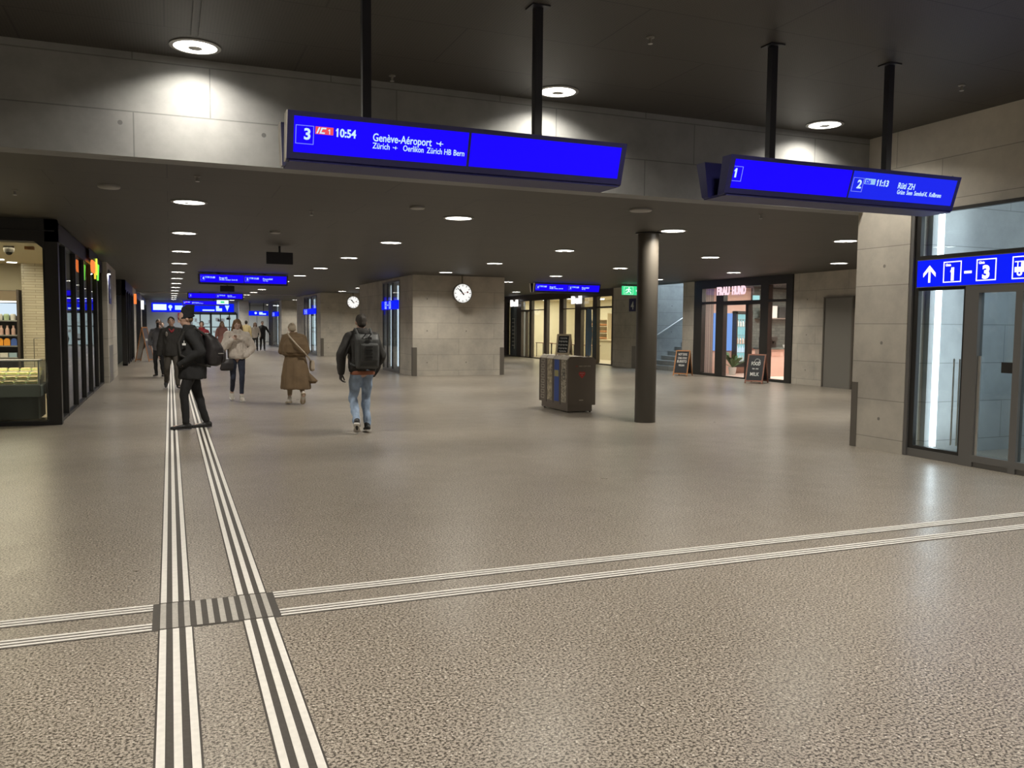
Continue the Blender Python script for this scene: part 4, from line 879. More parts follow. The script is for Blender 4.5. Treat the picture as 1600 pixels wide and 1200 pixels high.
for k in range(1, 4): obj('display_step', MB().box(-4.3, -1.95, 15.07+k*.2, 15.27+k*.2, .615, .617+.06*k), 'steel_light', bpy.data.objects['food_counter'])
for k in range(28):
    x = -2.03-(k//4)*.165; y = 15.17+(k % 4)*.2; z = .618+.06*(k % 4)
    q = (random.random()-.5)*.3
    mb = MB(); c_, s_ = math.cos(q), math.sin(q)
    for dz, w_ in ((0, .075), (.028, .07)):
        pts = [(-w_, -.05), (w_, -.05), (w_*.9, .05), (-w_*.9, .05)]
        mb.add([(x+a*c_-b*s_, y+a*s_+b*c_, z+dz+h_) for h_ in (0, .02) for a, b in pts], [(3, 2, 1, 0), (4, 5, 6, 7), (0, 1, 5, 4), (1, 2, 6, 5), (2, 3, 7, 6), (3, 0, 4, 7)])
    sw_ = obj('sandwich', mb, 'bread', bevel=.006); tag(sw_, 'pale sandwich lying in the glass food counter', 'sandwich', 'sandwiches in the glass counter')
    mb = MB(); mb.add([(x+a*c_-b*s_, y+a*s_+b*c_, z+.019+h_) for h_ in (0, .01) for a, b in [(-.08, -.055), (.08, -.055), (.075, .055), (-.075, .055)]], [(3, 2, 1, 0), (4, 5, 6, 7), (0, 1, 5, 4), (1, 2, 6, 5), (2, 3, 7, 6), (3, 0, 4, 7)])
    obj('filling', mb, 'lettuce', sw_)
t = thing('wire_rack', 'thin wire rack standing in front of the white brick pillar', 'rack', (-2.3, 19.8, 0))
obj('wire_frame', MB().tube((-2.6, 19.8, .012), (-2.6, 19.8, 1.25), .008).tube((-2.2, 19.8, .012), (-2.2, 19.8, 1.3), .008).tube((-2.6, 19.8, 1.25), (-2.2, 19.8, 1.3), .008).tube((-2.4, 19.8, .012), (-2.4, 19.8, 1.27), .006), 'steel', t)

# ================================================================= PEOPLE
mat('skin', (.52, .33, .25), .55); mat('skin_pale', (.60, .42, .34), .55); mat('hair_dark', (.035, .028, .022), .7); mat('hair_brown', (.20, .12, .06), .6); mat('hair_ash', (.34, .28, .20), .6)
mat('cloth_black', (.016, .016, .017), .85, bump=.4, nscale=18); mat('cloth_dark', (.030, .028, .026), .85, bump=.4, nscale=18); mat('knit_black', (.014, .014, .018), .95, bump=.6, nscale=60)
mat('denim_light', (.30, .39, .53), .85, noise_amt=.28, nscale=9, bump=.4); mat('denim_dark', (.030, .036, .060), .85, noise_amt=.2, nscale=12, bump=.3)
mat('trouser_grey', (.075, .066, .055), .85, bump=.3, nscale=14); mat('coat_olive', (.135, .088, .045), .8, noise_amt=.15, nscale=5, bump=.4); mat('fleece_white', (.62, .56, .50), .95, noise_amt=.1, nscale=30, bump=.8)
mat('trouser_beige', (.36, .29, .20), .8, bump=.3, nscale=14); mat('pack_grey', (.055, .057, .056), .6, noise_amt=.15, nscale=14, bump=.3); mat('orange_hem', (.30, .11, .06), .8); mat('shoe_black', (.02, .02, .02), .5); mat('sole_white', (.7, .68, .64), .5)
mat('shoe_white', (.62, .58, .52), .5); mat('bag_black', (.02, .017, .018), .5); mat('strap_beige', (.42, .35, .27), .6); mat('coat_pink', (.34, .17, .15), .85); mat('yellow_cloth', (.62, .50, .25), .85); mat('jacket_grey', (.12, .12, .13), .85, bump=.4); mat('red_cloth', (.30, .03, .04), .8); mat('lip', (.36, .14, .12), .5); mat('eye_dark', (.03, .02, .02), .3); mat('eye_white', (.7, .68, .65), .3)

def ik(a, b, l1, l2, pole):
    a, b, pole = Vector(a), Vector(b), Vector(pole)
    d = b-a; L = min(d.length, (l1+l2)*.999); dn = d.normalized()
    c = (l1*l1-l2*l2+L*L)/(2*L); h = math.sqrt(max(l1*l1-c*c, 0))
    p = (pole-dn*pole.dot(dn)).normalized()
    return a+dn*c+p*h
class Blob(MB):
    def limb(s, pts, rad, n=14):
        for i, (p, r) in enumerate(zip(pts, rad)): s.ell(p, (r, r, r), n=12, m=8)
        for i in range(len(pts)-1): s.tube(pts[i], pts[i+1], rad[i], rad[i+1], n=n)
        return s
    def loft(s, secs, n=36, fold=0., nf=7, seed=0.):   # secs: (cx,cy,z,rx,ry[,power])
        rr = []
        for k, q in enumerate(secs):
            cx, cy, z, rx, ry = q[:5]; ring = []; f = fold*(q[5] if len(q) > 5 else 1)
            for i in range(n):
                t = 2*PI*i/n; c_, s_ = math.cos(t), math.sin(t)
                m_ = 1+f*math.sin(nf*t+seed+.6*math.sin(2*t+seed))
                ex = .82
                ring.append(Vector((cx+rx*m_*math.copysign(abs(c_)**ex, c_), cy+ry*m_*math.copysign(abs(s_)**ex, s_), z)))
            rr.append(ring)
        return s.rings(rr)
def skinmesh(name, blob, m_, parent, vox=.009, smooth=3, wr=0., wscale=9., seed=0, label=None, zmin=None, factor=.5):
    """union of closed shapes -> one continuous surface"""
    me = bpy.data.meshes.new(name); me.from_pydata([v for v in blob.v], [], blob.f)
    bm = bmesh.new(); bm.from_mesh(me); bmesh.ops.recalc_face_normals(bm, faces=bm.faces); bm.to_mesh(me); bm.free()
    o = bpy.data.objects.new(name, me); C.objects.link(o)
    r = o.modifiers.new('r', 'REMESH'); r.mode = 'VOXEL'; r.voxel_size = vox
    if smooth: q = o.modifiers.new('s', 'SMOOTH'); q.iterations = smooth; q.factor = factor
    dg = bpy.context.evaluated_depsgraph_get(); nm = bpy.data.meshes.new_from_object(o.evaluated_get(dg))
    bpy.data.objects.remove(o); bpy.data.meshes.remove(me)
    if wr or zmin is not None:
        nrm = [v.normal.copy() for v in nm.vertices]
        for v, nn in zip(nm.vertices, nrm):
            if wr:
                p = Vector((v.co.x*wscale, v.co.y*wscale, v.co.z*wscale*.55+seed)); a = noise.noise(p)+.5*noise.noise(p*2.1)
                v.co += nn*wr*(a-.15)
            if zmin is not None and v.co.z < zmin: v.co.z = zmin
    nm.name = name; nm.materials.clear(); nm.materials.append(M[m_])
    nm.polygons.foreach_set('use_smooth', [True]*len(nm.polygons))
    ob = bpy.data.objects.new(name, nm); C.objects.link(ob); ob.parent = parent
    if label: ob['label'] = label
    return ob
def hand(b, w_, d, nrm, side, curl=.5, s=1.0, thumb=1.0):
    """palm, four unequal bent fingers and a thumb from the side of the palm"""
    w_, d = Vector(w_), Vector(d).normalized(); nrm = Vector(nrm); nrm = (nrm-d*nrm.dot(d)).normalized(); lat = d.cross(nrm)*side
    rot = Matrix((lat, d, nrm)).transposed()
    b.ell(w_+d*.045*s, (.040*s, .050*s, .017*s), rot); b.ell(w_+d*.012*s, (.028*s, .03*s, .02*s), rot)
    for k, (off, L) in enumerate(((-.030, .068), (-.010, .077), (.010, .072), (.029, .056))):
        p = w_+d*.082*s+lat*off*s; dd = d.copy(); pts = [w_+d*.055*s+lat*off*.85*s, p]
        for j, fr in enumerate((.45, .32, .23)):
            dd = (dd*math.cos(curl*(.6+.3*j))+nrm*math.sin(curl*(.6+.3*j))).normalized()
            p = p+dd*L*fr*s; pts.append(p)
        b.limb(pts, [.0095*s, .0092*s, .0088*s, .0082*s, .0072*s], n=8)
    a = w_+d*.025*s-lat*.028*s; tdir = (d*.75-lat*.65+nrm*.45*thumb).normalized()
    b.limb([a, a+tdir*.034*s, a+tdir*.034*s+(d*.85+nrm*.4-lat*.12).normalized()*.040*s], [.013*s, .011*s, .009*s], n=8)
def foot_shape(b, ank, heel, toe, s=1.0, w_=.046, top=.075):
    """shoe between heel and toe points (sole level)"""
    heel, toe, ank = Vector(heel), Vector(toe), Vector(ank); f = (toe-heel).normalized(); L = (toe-heel).length
    side = f.cross(Vector((0, 0, 1))).normalized(); up = side.cross(f)
    for k in range(9):
        t = k/8; wd = w_*(.72+.45*math.sin(PI*min(1, t*1.15)**.8))*(1 if t < .9 else .85); hh = top*(1-.55*t)*.5
        b.ell(heel+f*(L*(.09+.82*t))+up*(hh+.006), (wd, wd, hh+.004), None, n=12, m=6)
    b.limb([heel+f*L*.25+up*.05, ank+Vector((0, 0, .03))], [.045*s, .046*s])
def sole_shape(heel, toe, w_=.048, th=.022):
    heel, toe = Vector(heel), Vector(toe); f = (toe-heel).normalized(); side = f.cross(Vector((0, 0, 1))).normalized(); up = side.cross(f); L = (toe-heel).length
    pts = []
    prof = [(0, .55), (.03, .8), (.12, .92), (.35, .82), (.6, 1.0), (.78, 1.1), (.92, .85), (1, .4)]
    left = [heel+f*L*t+side*w_*q for t, q in prof]; rightp = [heel+f*L*t-side*w_*q for t, q in reversed(prof)]
    base = left+rightp; n = len(base)
    return MB().add([p for p in base]+[p+up*th for p in base], [(i, (i+1) % n, n+(i+1) % n, n+i) for i in range(n)]+[tuple(reversed(range(n))), tuple(range(n, 2*n))])
def person(label, loc, rz, J, O, vox=.0095, group=None):
    """J: joint positions in the person's own axes (x to their right, y forward); O: outfit"""
    H = J.get('H', 1.75); k = H/1.75
    t = thing('person', label, 'person', (0, 0, 0))
    th_, sh_ = .43*k, .43*k; ua, fa = .29*k, .26*k
    hip = Vector(J.get('pelvis', (0, 0, .93*k))); chest = Vector(J.get('chest', (0, 0, 1.30*k))); neck = Vector(J.get('neck', (0, 0, 1.47*k))); head = Vector(J.get('head', (0, .02, 1.635*k)))
    hx = Vector(J.get('hipdir', (1, 0, 0))).normalized(); sx = Vector(J.get('shdir', (1, 0, 0))).normalized()
    w_h, w_s = O.get('hipw', .085)*k, O.get('shw', .18)*k
    hips = [hip-hx*w_h, hip+hx*w_h]; shs = [neck+Vector((0, 0, -.07*k))-sx*w_s, neck+Vector((0, 0, -.07*k))+sx*w_s]
    ank = [Vector(a) for a in J['ankle']]; wr = [Vector(a) for a in J['wrist']]
    knees = [ik(hips[i], ank[i], th_, sh_, J.get('kneep', (0, 1, 0))) for i in (0, 1)]
    elb = [ik(shs[i], wr[i], ua, fa, J.get('elbowp', [(-.5, -1, -.2), (.5, -1, -.2)])[i]) for i in (0, 1)]
    toe = [Vector(a) for a in J['toe']]; heel = [Vector(a) for a in J['heel']]
    # ---- body: one continuous surface
    b = Blob()
    for i in (0, 1):
        b.limb([hips[i], knees[i], ank[i]], [.075*k, .05*k, .034*k]); b.limb([ank[i], heel[i]+(toe[i]-heel[i])*.3+Vector((0, 0, .04)), heel[i]+(toe[i]-heel[i])*.8+Vector((0, 0, .03))], [.032, .033, .024])
        b.limb([shs[i], elb[i], wr[i]], [.048*k, .036*k, .024*k])
    mid = (hip+chest)/2
    b.limb([hip, mid, chest, neck-Vector((0, 0, .05))], [.11*k, .105*k, .12*k, .07*k]); b.limb([neck-Vector((0, 0, .06)), head-Vector((0, 0, .05))], [.056*k, .052*k])
    b.limb([shs[0], shs[1]], [.05*k, .05*k])
    hr_ = Quaternion((0, 0, 1), J.get('headyaw', 0)) @ Quaternion((1, 0, 0), J.get('headpitch', 0))
    HR = hr_.to_matrix()
    def hp(x, y, z): return head+HR @ Vector((x, y, z))*k
    b.ell(hp(0, 0, .02), (.074*k, .094*k, .098*k), HR); b.ell(hp(0, .022, -.045), (.054*k, .066*k, .066*k), HR)
    b.ell(hp(0, .05, -.085), (.028*k, .03*k, .022*k), HR); b.ell(hp(0, .096, -.012), (.012*k, .018*k, .026*k), HR); b.ell(hp(0, .108, -.026), (.015*k, .012*k, .011*k), HR)
    b.ell(hp(0, .078, .03), (.05*k, .018*k, .012*k), HR)
    for sgn in (-1, 1): b.ell(hp(sgn*.078, -.005, -.005), (.010*k, .019*k, .03*k), HR)
    glove = O.get('glove')
    for i in (0, 1):
        if J.get('hide_hand', (0, 0))[i]: b.ell(wr[i]+(wr[i]-elb[i]).normalized()*.05, (.035, .035, .05)); continue
        if glove: continue
        hd = Vector(J['hand'][i][0]); hand(b, wr[i], hd, J['hand'][i][1], 1 if i else -1, J.get('curl', (.45, .45))[i], k)
    body = skinmesh('body', b, O.get('skin', 'skin'), t, vox=vox*.75, smooth=2, factor=.4)
    if glove:
        for i in (0, 1):
            if J.get('hide_hand', (0, 0))[i]: continue
            g = Blob(); hand(g, wr[i], J['hand'][i][0], J['hand'][i][1], 1 if i else -1, J.get('curl', (.6, .6))[i], k*1.18); g.limb([wr[i]-(wr[i]-elb[i]).normalized()*.03, wr[i]+Vector(J['hand'][i][0]).normalized()*.02], [.036, .034])
            skinmesh('glove', g, glove, t, vox=.006, smooth=1)
    if O.get('face', True):
        for sgn in (-1, 1):
            e = obj('eye', MB().ell(hp(sgn*.031, .083, .012), (.013*k, .008*k, .008*k), HR, n=10, m=6), 'eye_white', t, local=True, smooth=True)
            obj('iris', MB().ell(hp(sgn*.031, .0895, .012), (.006*k, .004*k, .006*k), HR, n=8, m=6), 'eye_dark', e, local=True)
            obj('eyebrow', MB().ell(hp(sgn*.032, .094, .034), (.018*k, .005*k, .004*k), HR, n=8, m=5), O.get('hair', 'hair_dark'), t, local=True)
        obj('mouth', MB().ell(hp(0, .088, -.056), (.023*k, .006*k, .007*k), HR, n=10, m=6), 'lip', t, local=True, smooth=True)
    # ---- hair / hat
    hb = Blob(); hs = O.get('hairstyle', 'short')
    if hs == 'short':
        hb.ell(hp(0, -.014, .036), (.083*k, .098*k, .094*k), HR); hb.ell(hp(0, -.045, -.01), (.074*k, .06*k, .07*k), HR)
        skinmesh('hair', hb, O.get('hair', 'hair_dark'), t, vox=.009, smooth=1, wr=.004, wscale=40)
    elif hs == 'beanie':
        for q in range(7):
            z_ = .02+q*.022; hb.ell(hp(0, -.018-.010*q, z_), ((.090-.0002*q*q*8)*k, (.108-.0014*q)*k, .034*k), HR)
        hb.ell(hp(0, -.075, .13), (.07*k, .06*k, .05*k), HR); hb.ell(hp(0, -.03, .012), (.094*k, .112*k, .024*k), HR)
        skinmesh('beanie', hb, 'knit_black', t, vox=.008, smooth=2)
        hb = Blob(); hb.ell(hp(0, -.05, -.02), (.072*k, .055*k, .05*k), HR); skinmesh('hair', hb, O.get('hair', 'hair_dark'), t, vox=.009, smooth=1)
    elif hs in ('long', 'tied'):
        hb.ell(hp(0, -.014, .038), (.086*k, .102*k, .098*k), HR); hb.ell(hp(0, -.05, -.02), (.078*k, .062*k, .08*k), HR)
        if hs == 'long':
            for sgn in (-1, 1): hb.limb([hp(sgn*.062, -.0, .05), hp(sgn*.086, .005, -.06), hp(sgn*.098, .012, -.17), hp(sgn*.105, .03, -.26)], [.03*k, .028*k, .032*k, .018*k])
            hb.limb([hp(0, -.06, 0), hp(0, -.085, -.14), hp(0, -.09, -.25)], [.07*k, .075*k, .05*k])
        else: hb.ell(hp(0, -.11, .05), (.035*k, .035*k, .035*k), HR)
        skinmesh('hair', hb, O.get('hair', 'hair_brown'), t, vox=.009, smooth=1, wr=.006, wscale=30)
    # ---- trousers
    p = Blob(); lw = O.get('legw', 1.0)
    for i in (0, 1):
        cuff = ank[i]+(knees[i]-ank[i])*O.get('cuff', .04)
        p.limb([hips[i]+Vector((0, 0, .0)), (hips[i]+knees[i])/2, knees[i], (knees[i]+ank[i])/2, cuff], [.094*k*lw, .086*k*lw, .066*k*lw, .060*k*lw, .052*k*lw])
    p.loft([(hip.x, hip.y-.01, hip.z-.06*k, .155*k*lw, .115*k*lw), (hip.x, hip.y-.015, hip.z+.02, .162*k, .12*k), (hip.x, hip.y, hip.z+.12*k, .145*k, .105*k)])
    skinmesh('trousers', p, O['trousers'], t, vox=vox, smooth=3, wr=O.get('wr', .012), wscale=11, seed=loc[0]*3)
    # ---- shoes
    for i in (0, 1):
        f = Blob(); foot_shape(f, ank[i], heel[i], toe[i], k, top=O.get('shoetop', .075)); sh = skinmesh('shoe', f, O['shoe'], t, vox=.008, smooth=2)
        if O.get('sole'): obj('sole', sole_shape(heel[i], toe[i]), O['sole'], sh, local=True)
    # ---- jacket / coat
    g = Blob(); q = O['jacket']; jw = q.get('w', 1.0); hem = q['hem']*k; bulk = q.get('bulk', 1.0)
    def ctr(z):
        if z <= hip.z: return hip.x, hip.y
        if z <= chest.z: f_ = (z-hip.z)/(chest.z-hip.z); return hip.x+(chest.x-hip.x)*f_, hip.y+(chest.y-hip.y)*f_
        f_ = min(1, (z-chest.z)/max(.01, neck.z-chest.z)); return chest.x+(neck.x-chest.x)*f_, chest.y+(neck.y-chest.y)*f_
    secs = []
    for z_, rx, ry, fo in q['secs']:
        z_ = z_*k; cx, cy = ctr(z_); secs.append((cx+q.get('dx', 0)*max(0, 1-z_/k/1.0), cy+q.get('dy', 0)*max(0, 1-z_/k/1.0), z_, rx*k*jw, ry*k*jw, fo))
    ang = math.atan2(sx.y, sx.x)
    g.loft(secs, fold=q.get('fold', .03), nf=q.get('nf', 7), seed=loc[0])
    if abs(ang) > .01:
        g.v = [Vector((hip.x+(v.x-hip.x)*math.cos(ang)-(v.y-hip.y)*math.sin(ang), hip.y+(v.x-hip.x)*math.sin(ang)+(v.y-hip.y)*math.cos(ang), v.z)) for v in g.v]
    for i in (0, 1):
        w0 = wr[i]-(wr[i]-elb[i]).normalized()*.0
        g.limb([shs[i]-Vector((0, 0, .01)), (shs[i]+elb[i])/2, elb[i], (elb[i]+w0)/2, w0], [.072*k*bulk, .066*k*bulk, .060*k*bulk, .052*k*bulk, .043*k*bulk])
        if J.get('hide_hand', (0, 0))[i]: g.limb([w0, w0+(w0-elb[i]).normalized()*.085], [.047*k*bulk, .05*k])
        g.limb([neck-Vector((0, 0, .03*k)), shs[i]], [.08*k, .07*k*bulk])
    if q.get('collar', 1): g.loft([(neck.x, neck.y-.005, neck.z-.05*k, .10*k, .095*k), (neck.x, neck.y, neck.z+.03*k, .082*k*q['collar'], .085*k*q['collar']), (neck.x, neck.y+.005, neck.z+.055*k*q['collar'], .07*k*q['collar'], .075*k*q['collar'])], fold=0)
    if q.get('hood'): g.ell((neck.x, neck.y-.075*k, neck.z-.005*k), (.12*k, .065*k, .075*k))
    jk = skinmesh(q.get('name', 'jacket'), g, q['mat'], t, vox=vox, smooth=3, wr=q.get('wr', .014), wscale=q.get('ws', 9), seed=loc[1])
    t.location = loc; t.rotation_euler = (0, 0, rz)
    R_ = Matrix.Translation(Vector(loc)) @ Matrix.Rotation(rz, 4, 'Z')
    return dict(root=t, knees=knees, elb=elb, wr=wr, shs=shs, neck=neck, hip=hip, chest=chest, R=R_, hp=hp, jacket=jk, k=k)
def carried(name, label, cat, P):   # a thing carried by a person: same axes as the person, but a thing of its own
    o = thing(name, label, cat, (0, 0, 0)); return o
def settle(o, P): o.location = P['root'].location; o.rotation_euler = P['root'].rotation_euler
JK = dict(name='jacket', hem=.82, collar=1.0, secs=[(.80, .165, .13, 1), (.95, .185, .145, 1), (1.08, .172, .135, .6), (1.22, .185, .14, .5), (1.34, .19, .135, .3), (1.42, .16, .11, .2), (1.47, .10, .085, 0)])

# 1 -- black walker with beanie and backpack, striding to the left
P1 = person('person in black coat and black beanie striding left with a black backpack', (.30, 13.62, 0), PI/2+.06,
    dict(H=1.80, ankle=[(-.085, .10, .10), (.085, -.20, .10)], heel=[(-.085, .03, .012), (.085, -.28, .012)], toe=[(-.085, .33, .012), (.09, .02, .005)], pelvis=(0, .0, .965), chest=(0, .0, 1.35), neck=(0, .03, 1.51), head=(0, .08, 1.665),
         headpitch=-.25, headyaw=.12, wrist=[(-.20, .11, 1.03), (.20, .10, 1.03)], hide_hand=(1, 1), hand=[((0, .3, -1), (1, 0, 0))]*2, elbowp=[(-.4, -1, 0), (.4, -1, 0)]),
    dict(trousers='cloth_black', legw=1.02, shoe='shoe_black', sole='cloth_dark', hairstyle='beanie', hair='hair_brown', skin='skin',
         jacket=dict(JK, name='coat', mat='cloth_black', hem=.70, bulk=1.2, w=1.0, collar=1.15, secs=[(.74, .185, .195, 1), (.78, .188, .20, 1), (.92, .19, .20, 1), (1.10, .185, .185, .6), (1.24, .195, .185, .4), (1.36, .195, .16, .3), (1.44, .15, .12, .1), (1.49, .10, .09, 0)])))
t = carried('backpack', 'bulky black backpack on the back of the person in the beanie', 'backpack', P1)
g = Blob(); g.loft([(0, -.29, .95, .12, .07), (0, -.305, .98, .15, .11), (0, -.32, 1.10, .165, .14), (0, -.32, 1.22, .16, .135), (0, -.27, 1.36, .14, .10), (0, -.20, 1.45, .11, .06)], fold=0)
bp = skinmesh('main_bag', g, 'bag_black', t, vox=.01, smooth=4, wr=.008)
g = Blob(); g.loft([(0, -.43, 1.0, .10, .03), (0, -.45, 1.04, .12, .04), (0, -.455, 1.15, .11, .035), (0, -.44, 1.2, .09, .02)], fold=0); skinmesh('front_pocket', g, 'bag_black', t, vox=.01, smooth=3)
for sgn in (-1, 1): g = Blob(); g.limb([(sgn*.10, -.22, 1.40), (sgn*.11, -.05, 1.52), (sgn*.12, .12, 1.46), (sgn*.13, .19, 1.30), (sgn*.16, .17, 1.12), (sgn*.17, -.05, 1.0), (sgn*.14, -.24, .95)], [.02]*7, n=8); skinmesh('shoulder_strap', g, 'cloth_dark', t, vox=.009, smooth=1)
obj('reflector', MB().box(-.175, -.168, -.44, -.36, 1.14, 1.15), 'steel_light', t, local=True)
settle(t, P1)
b_ = obj('badge', MB().box(-.232, -.224, .10, .15, 1.27, 1.30).box(-.232, -.226, .12, .128, 1.30, 1.34), 'white_plastic', P1['root'], local=True, label='small white chest badge')

# 2 -- person in jeans walking away
P2 = person('person in light blue jeans and black jacket walking away with a grey backpack', (2.62, 12.35, 0), .06,
    dict(H=1.76, ankle=[(-.13, -.16, .17), (.075, .02, .095)], heel=[(-.155, -.25, .165), (.075, -.07, .03)], toe=[(-.09, -.04, .008), (.085, .20, .005)], pelvis=(0, 0, .93), chest=(0, .01, 1.30), neck=(0, .03, 1.48), head=(.0, .065, 1.63), headpitch=-.1, kneep=(0, 1, 0),
         wrist=[(-.32, -.01, .90), (.25, .17, .92)], hide_hand=(0, 1), hand=[((-.05, .12, -1), (1, .1, 0)), ((0, 1, -1), (-1, 0, 0))], curl=(1.15, .4), elbowp=[(-1, -.6, 0), (1, -.7, 0)]),
    dict(trousers='denim_light', legw=1.04, wr=.016, shoe='shoe_black', sole='sole_white', hair='hair_dark', glove='bag_black', face=True,
         jacket=dict(JK, mat='cloth_dark', bulk=1.28, hood=1, collar=1.2, w=1.04, wr=.016, secs=[(.90, .185, .135, .5), (.96, .20, .15, 1), (1.10, .19, .15, .6), (1.24, .20, .15, .5), (1.36, .205, .145, .3), (1.43, .17, .12, .2), (1.48, .11, .09, 0)])))
g = Blob(); g.loft([(0, -.01, .865, .182, .142), (0, -.01, .925, .184, .145)]); skinmesh('shirt_hem', g, 'orange_hem', P2['root'], vox=.009, smooth=1, label='orange shirt hem under the jacket')
t = carried('backpack', 'boxy dark grey roll top backpack on the person in jeans', 'backpack', P2)
g = Blob()
def boxy(secs): 
    rr = []
    for cx, cy, z, rx, ry in secs:
        rr.append([Vector((cx+rx*math.copysign(abs(math.cos(2*PI*i/40))**.38, math.cos(2*PI*i/40)), cy+ry*math.copysign(abs(math.sin(2*PI*i/40))**.38, math.sin(2*PI*i/40)), z)) for i in range(40)])
    return rr
g.rings(boxy([(0.01, -.215, .965, .155, .06), (0.01, -.225, 1.0, .165, .085), (0.01, -.23, 1.2, .17, .09), (0.01, -.22, 1.38, .172, .075), (.01, -.20, 1.455, .175, .035), (.01, -.20, 1.465, .17, .02)]))
skinmesh('main_bag', g, 'pack_grey', t, vox=.009, smooth=2, wr=.006, wscale=12)
g = Blob(); g.rings(boxy([(.02, -.315, 1.06, .12, .010), (.02, -.322, 1.08, .13, .014), (.02, -.322, 1.30, .13, .014), (.02, -.315, 1.33, .12, .008)])); skinmesh('front_panel', g, 'pack_grey', t, vox=.008, smooth=1)
for z_ in (1.12, 1.17, 1.22, 1.27): obj('webbing', MB().box(-.04, .06, -.345, -.334, z_, z_+.02), 'cloth_black', t, local=True)
obj('buckle', MB().box(-.0, .05, -.335, -.30, 1.38, 1.42).tube((-.03, -.315, 1.40), (-.02, -.335, 1.40), .01), 'shoe_black', t, local=True)
obj('carry_handle', MB().tube((-.03, -.24, 1.44), (-.03, -.30, 1.47), .008).tube((.05, -.24, 1.44), (.05, -.30, 1.47), .008).tube((-.03, -.30, 1.47), (.05, -.30, 1.47), .008), 'cloth_black', t, local=True)
for sgn in (-1, 1): g = Blob(); g.limb([(sgn*.10, -.17, 1.43), (sgn*.11, -.03, 1.535), (sgn*.12, .12, 1.47), (sgn*.14, .17, 1.30), (sgn*.18, .10, 1.12), (sgn*.19, -.1, 1.02), (sgn*.15, -.19, 1.0)], [.02]*7, n=8); skinmesh('shoulder_strap', g, 'pack_grey', t, vox=.009, smooth=1)
settle(t, P2)

# 3 -- long coat, walking away
P3 = person('person in a long olive brown coat walking away with head bowed', (2.30, 17.15, 0), 0.02,
    dict(H=1.68, ankle=[(-.10, .10, .10), (.11, -.22, .20)], heel=[(-.10, .02, .03), (.11, -.29, .24)], toe=[(-.13, .26, .005), (.11, -.16, .012)], pelvis=(0, 0, .88), chest=(-.0, .03, 1.22), neck=(-.01, .10, 1.39), head=(-.03, .19, 1.49), headpitch=-.75,
         wrist=[(-.10, .27, 1.08), (.10, .27, 1.10)], hide_hand=(1, 1), hand=[((.3, .6, .1), (0, 0, 1)), ((-.3, .6, .1), (0, 0, 1))], elbowp=[(-.6, -.5, -1), (.6, -.5, -1)]),
    dict(trousers='trouser_beige', legw=.92, shoe='shoe_white', sole='trouser_beige', hairstyle='tied', hair='hair_ash', skin='skin_pale', cuff=.25,
         jacket=dict(JK, name='coat', mat='coat_olive', bulk=1.2, collar=1.0, hem=.38, fold=.06, nf=8, wr=.014, ws=6, dy=-.06, secs=[(.32, .29, .235, 1), (.36, .295, .24, 1), (.60, .27, .22, 1), (.85, .235, .19, .7), (1.0, .205, .165, .5), (1.03, .265, .205, .5), (1.10, .275, .21, .4), (1.24, .255, .20, .3), (1.35, .20, .15, .2), (1.43, .13, .10, 0), (1.46, .08, .07, 0)])))
g = Blob(); g.loft([(.30, -.10, .42, .08, .05), (.32, -.12, .47, .10, .05), (.27, -.08, .56, .07, .05), (.2, -.03, .66, .04, .04)], fold=.08); skinmesh('coat_tail', g, 'coat_olive', P3['root'], vox=.012, smooth=3, label='coat tail swinging out to the right')
g = Blob(); g.loft([(0, -.155, 1.0, .15, .02), (0, -.16, 1.04, .21, .035), (0, -.15, 1.2, .21, .04), (0, -.12, 1.33, .17, .03)], fold=.02); skinmesh('coat_yoke', g, 'coat_olive', P3['root'], vox=.011, smooth=3)
t = carried('shoulder_bag', 'pale shoulder bag worn across the back of the olive coat', 'bag', P3)
g = Blob(); g.limb([(-.15, -.02, 1.42), (-.12, -.155, 1.34), (.0, -.225, 1.19), (.14, -.225, 1.04), (.25, -.13, .92), (.29, -.02, .86)], [.016]*6, n=8); skinmesh('strap', g, 'strap_beige', t, vox=.008, smooth=1)
g = Blob(); g.rings(boxy([(.33, .02, .66, .03, .08), (.33, .02, .70, .045, .10), (.33, .02, .82, .045, .10), (.33, .02, .88, .03, .09)])); skinmesh('bag_body', g, 'strap_beige', t, vox=.009, smooth=2)
settle(t, P3)

# 4 -- person in white fleece jacket walking toward the viewer, looking at a phone
P4 = person('person in white fleece jacket and dark jeans walking closer looking at a phone', (1.27, 18.2, 0), PI+.05,
    dict(H=1.70, ankle=[(-.06, .16, .095), (.10, -.14, .15)], heel=[(-.06, .09, .03), (.10, -.22, .17)], toe=[(-.07, .32, .005), (.10, -.06, .01)], pelvis=(0, 0, .90), chest=(0, .0, 1.25), neck=(0, .02, 1.42), head=(.0, .06, 1.565), headpitch=-.3,
         wrist=[(-.18, .16, .98), (.13, .25, 1.27)], hide_hand=(1, 0), hand=[((0, 1, -.3), (1, 0, 0)), ((-.75, .2, .75), (-.2, -1, .2))], curl=(.4, .9), elbowp=[(-1, -.8, -.2), (.7, -.5, -1)]),
    dict(trousers='denim_dark', legw=.86, wr=.006, cuff=.22, shoe='shoe_white', sole='sole_white', hairstyle='long', hair='hair_brown', skin='skin_pale',
         jacket=dict(JK, mat='fleece_white', bulk=1.35, hem=.86, collar=1.25, wr=.016, ws=12, secs=[(.90, .175, .14, .5), (.95, .195, .16, 1), (1.08, .205, .165, .6), (1.22, .20, .16, .5), (1.33, .185, .145, .3), (1.40, .15, .115, .2), (1.45, .10, .09, 0)])))
t = carried('smartphone', 'flat smartphone held near the mouth of the person in white fleece', 'phone', P4)
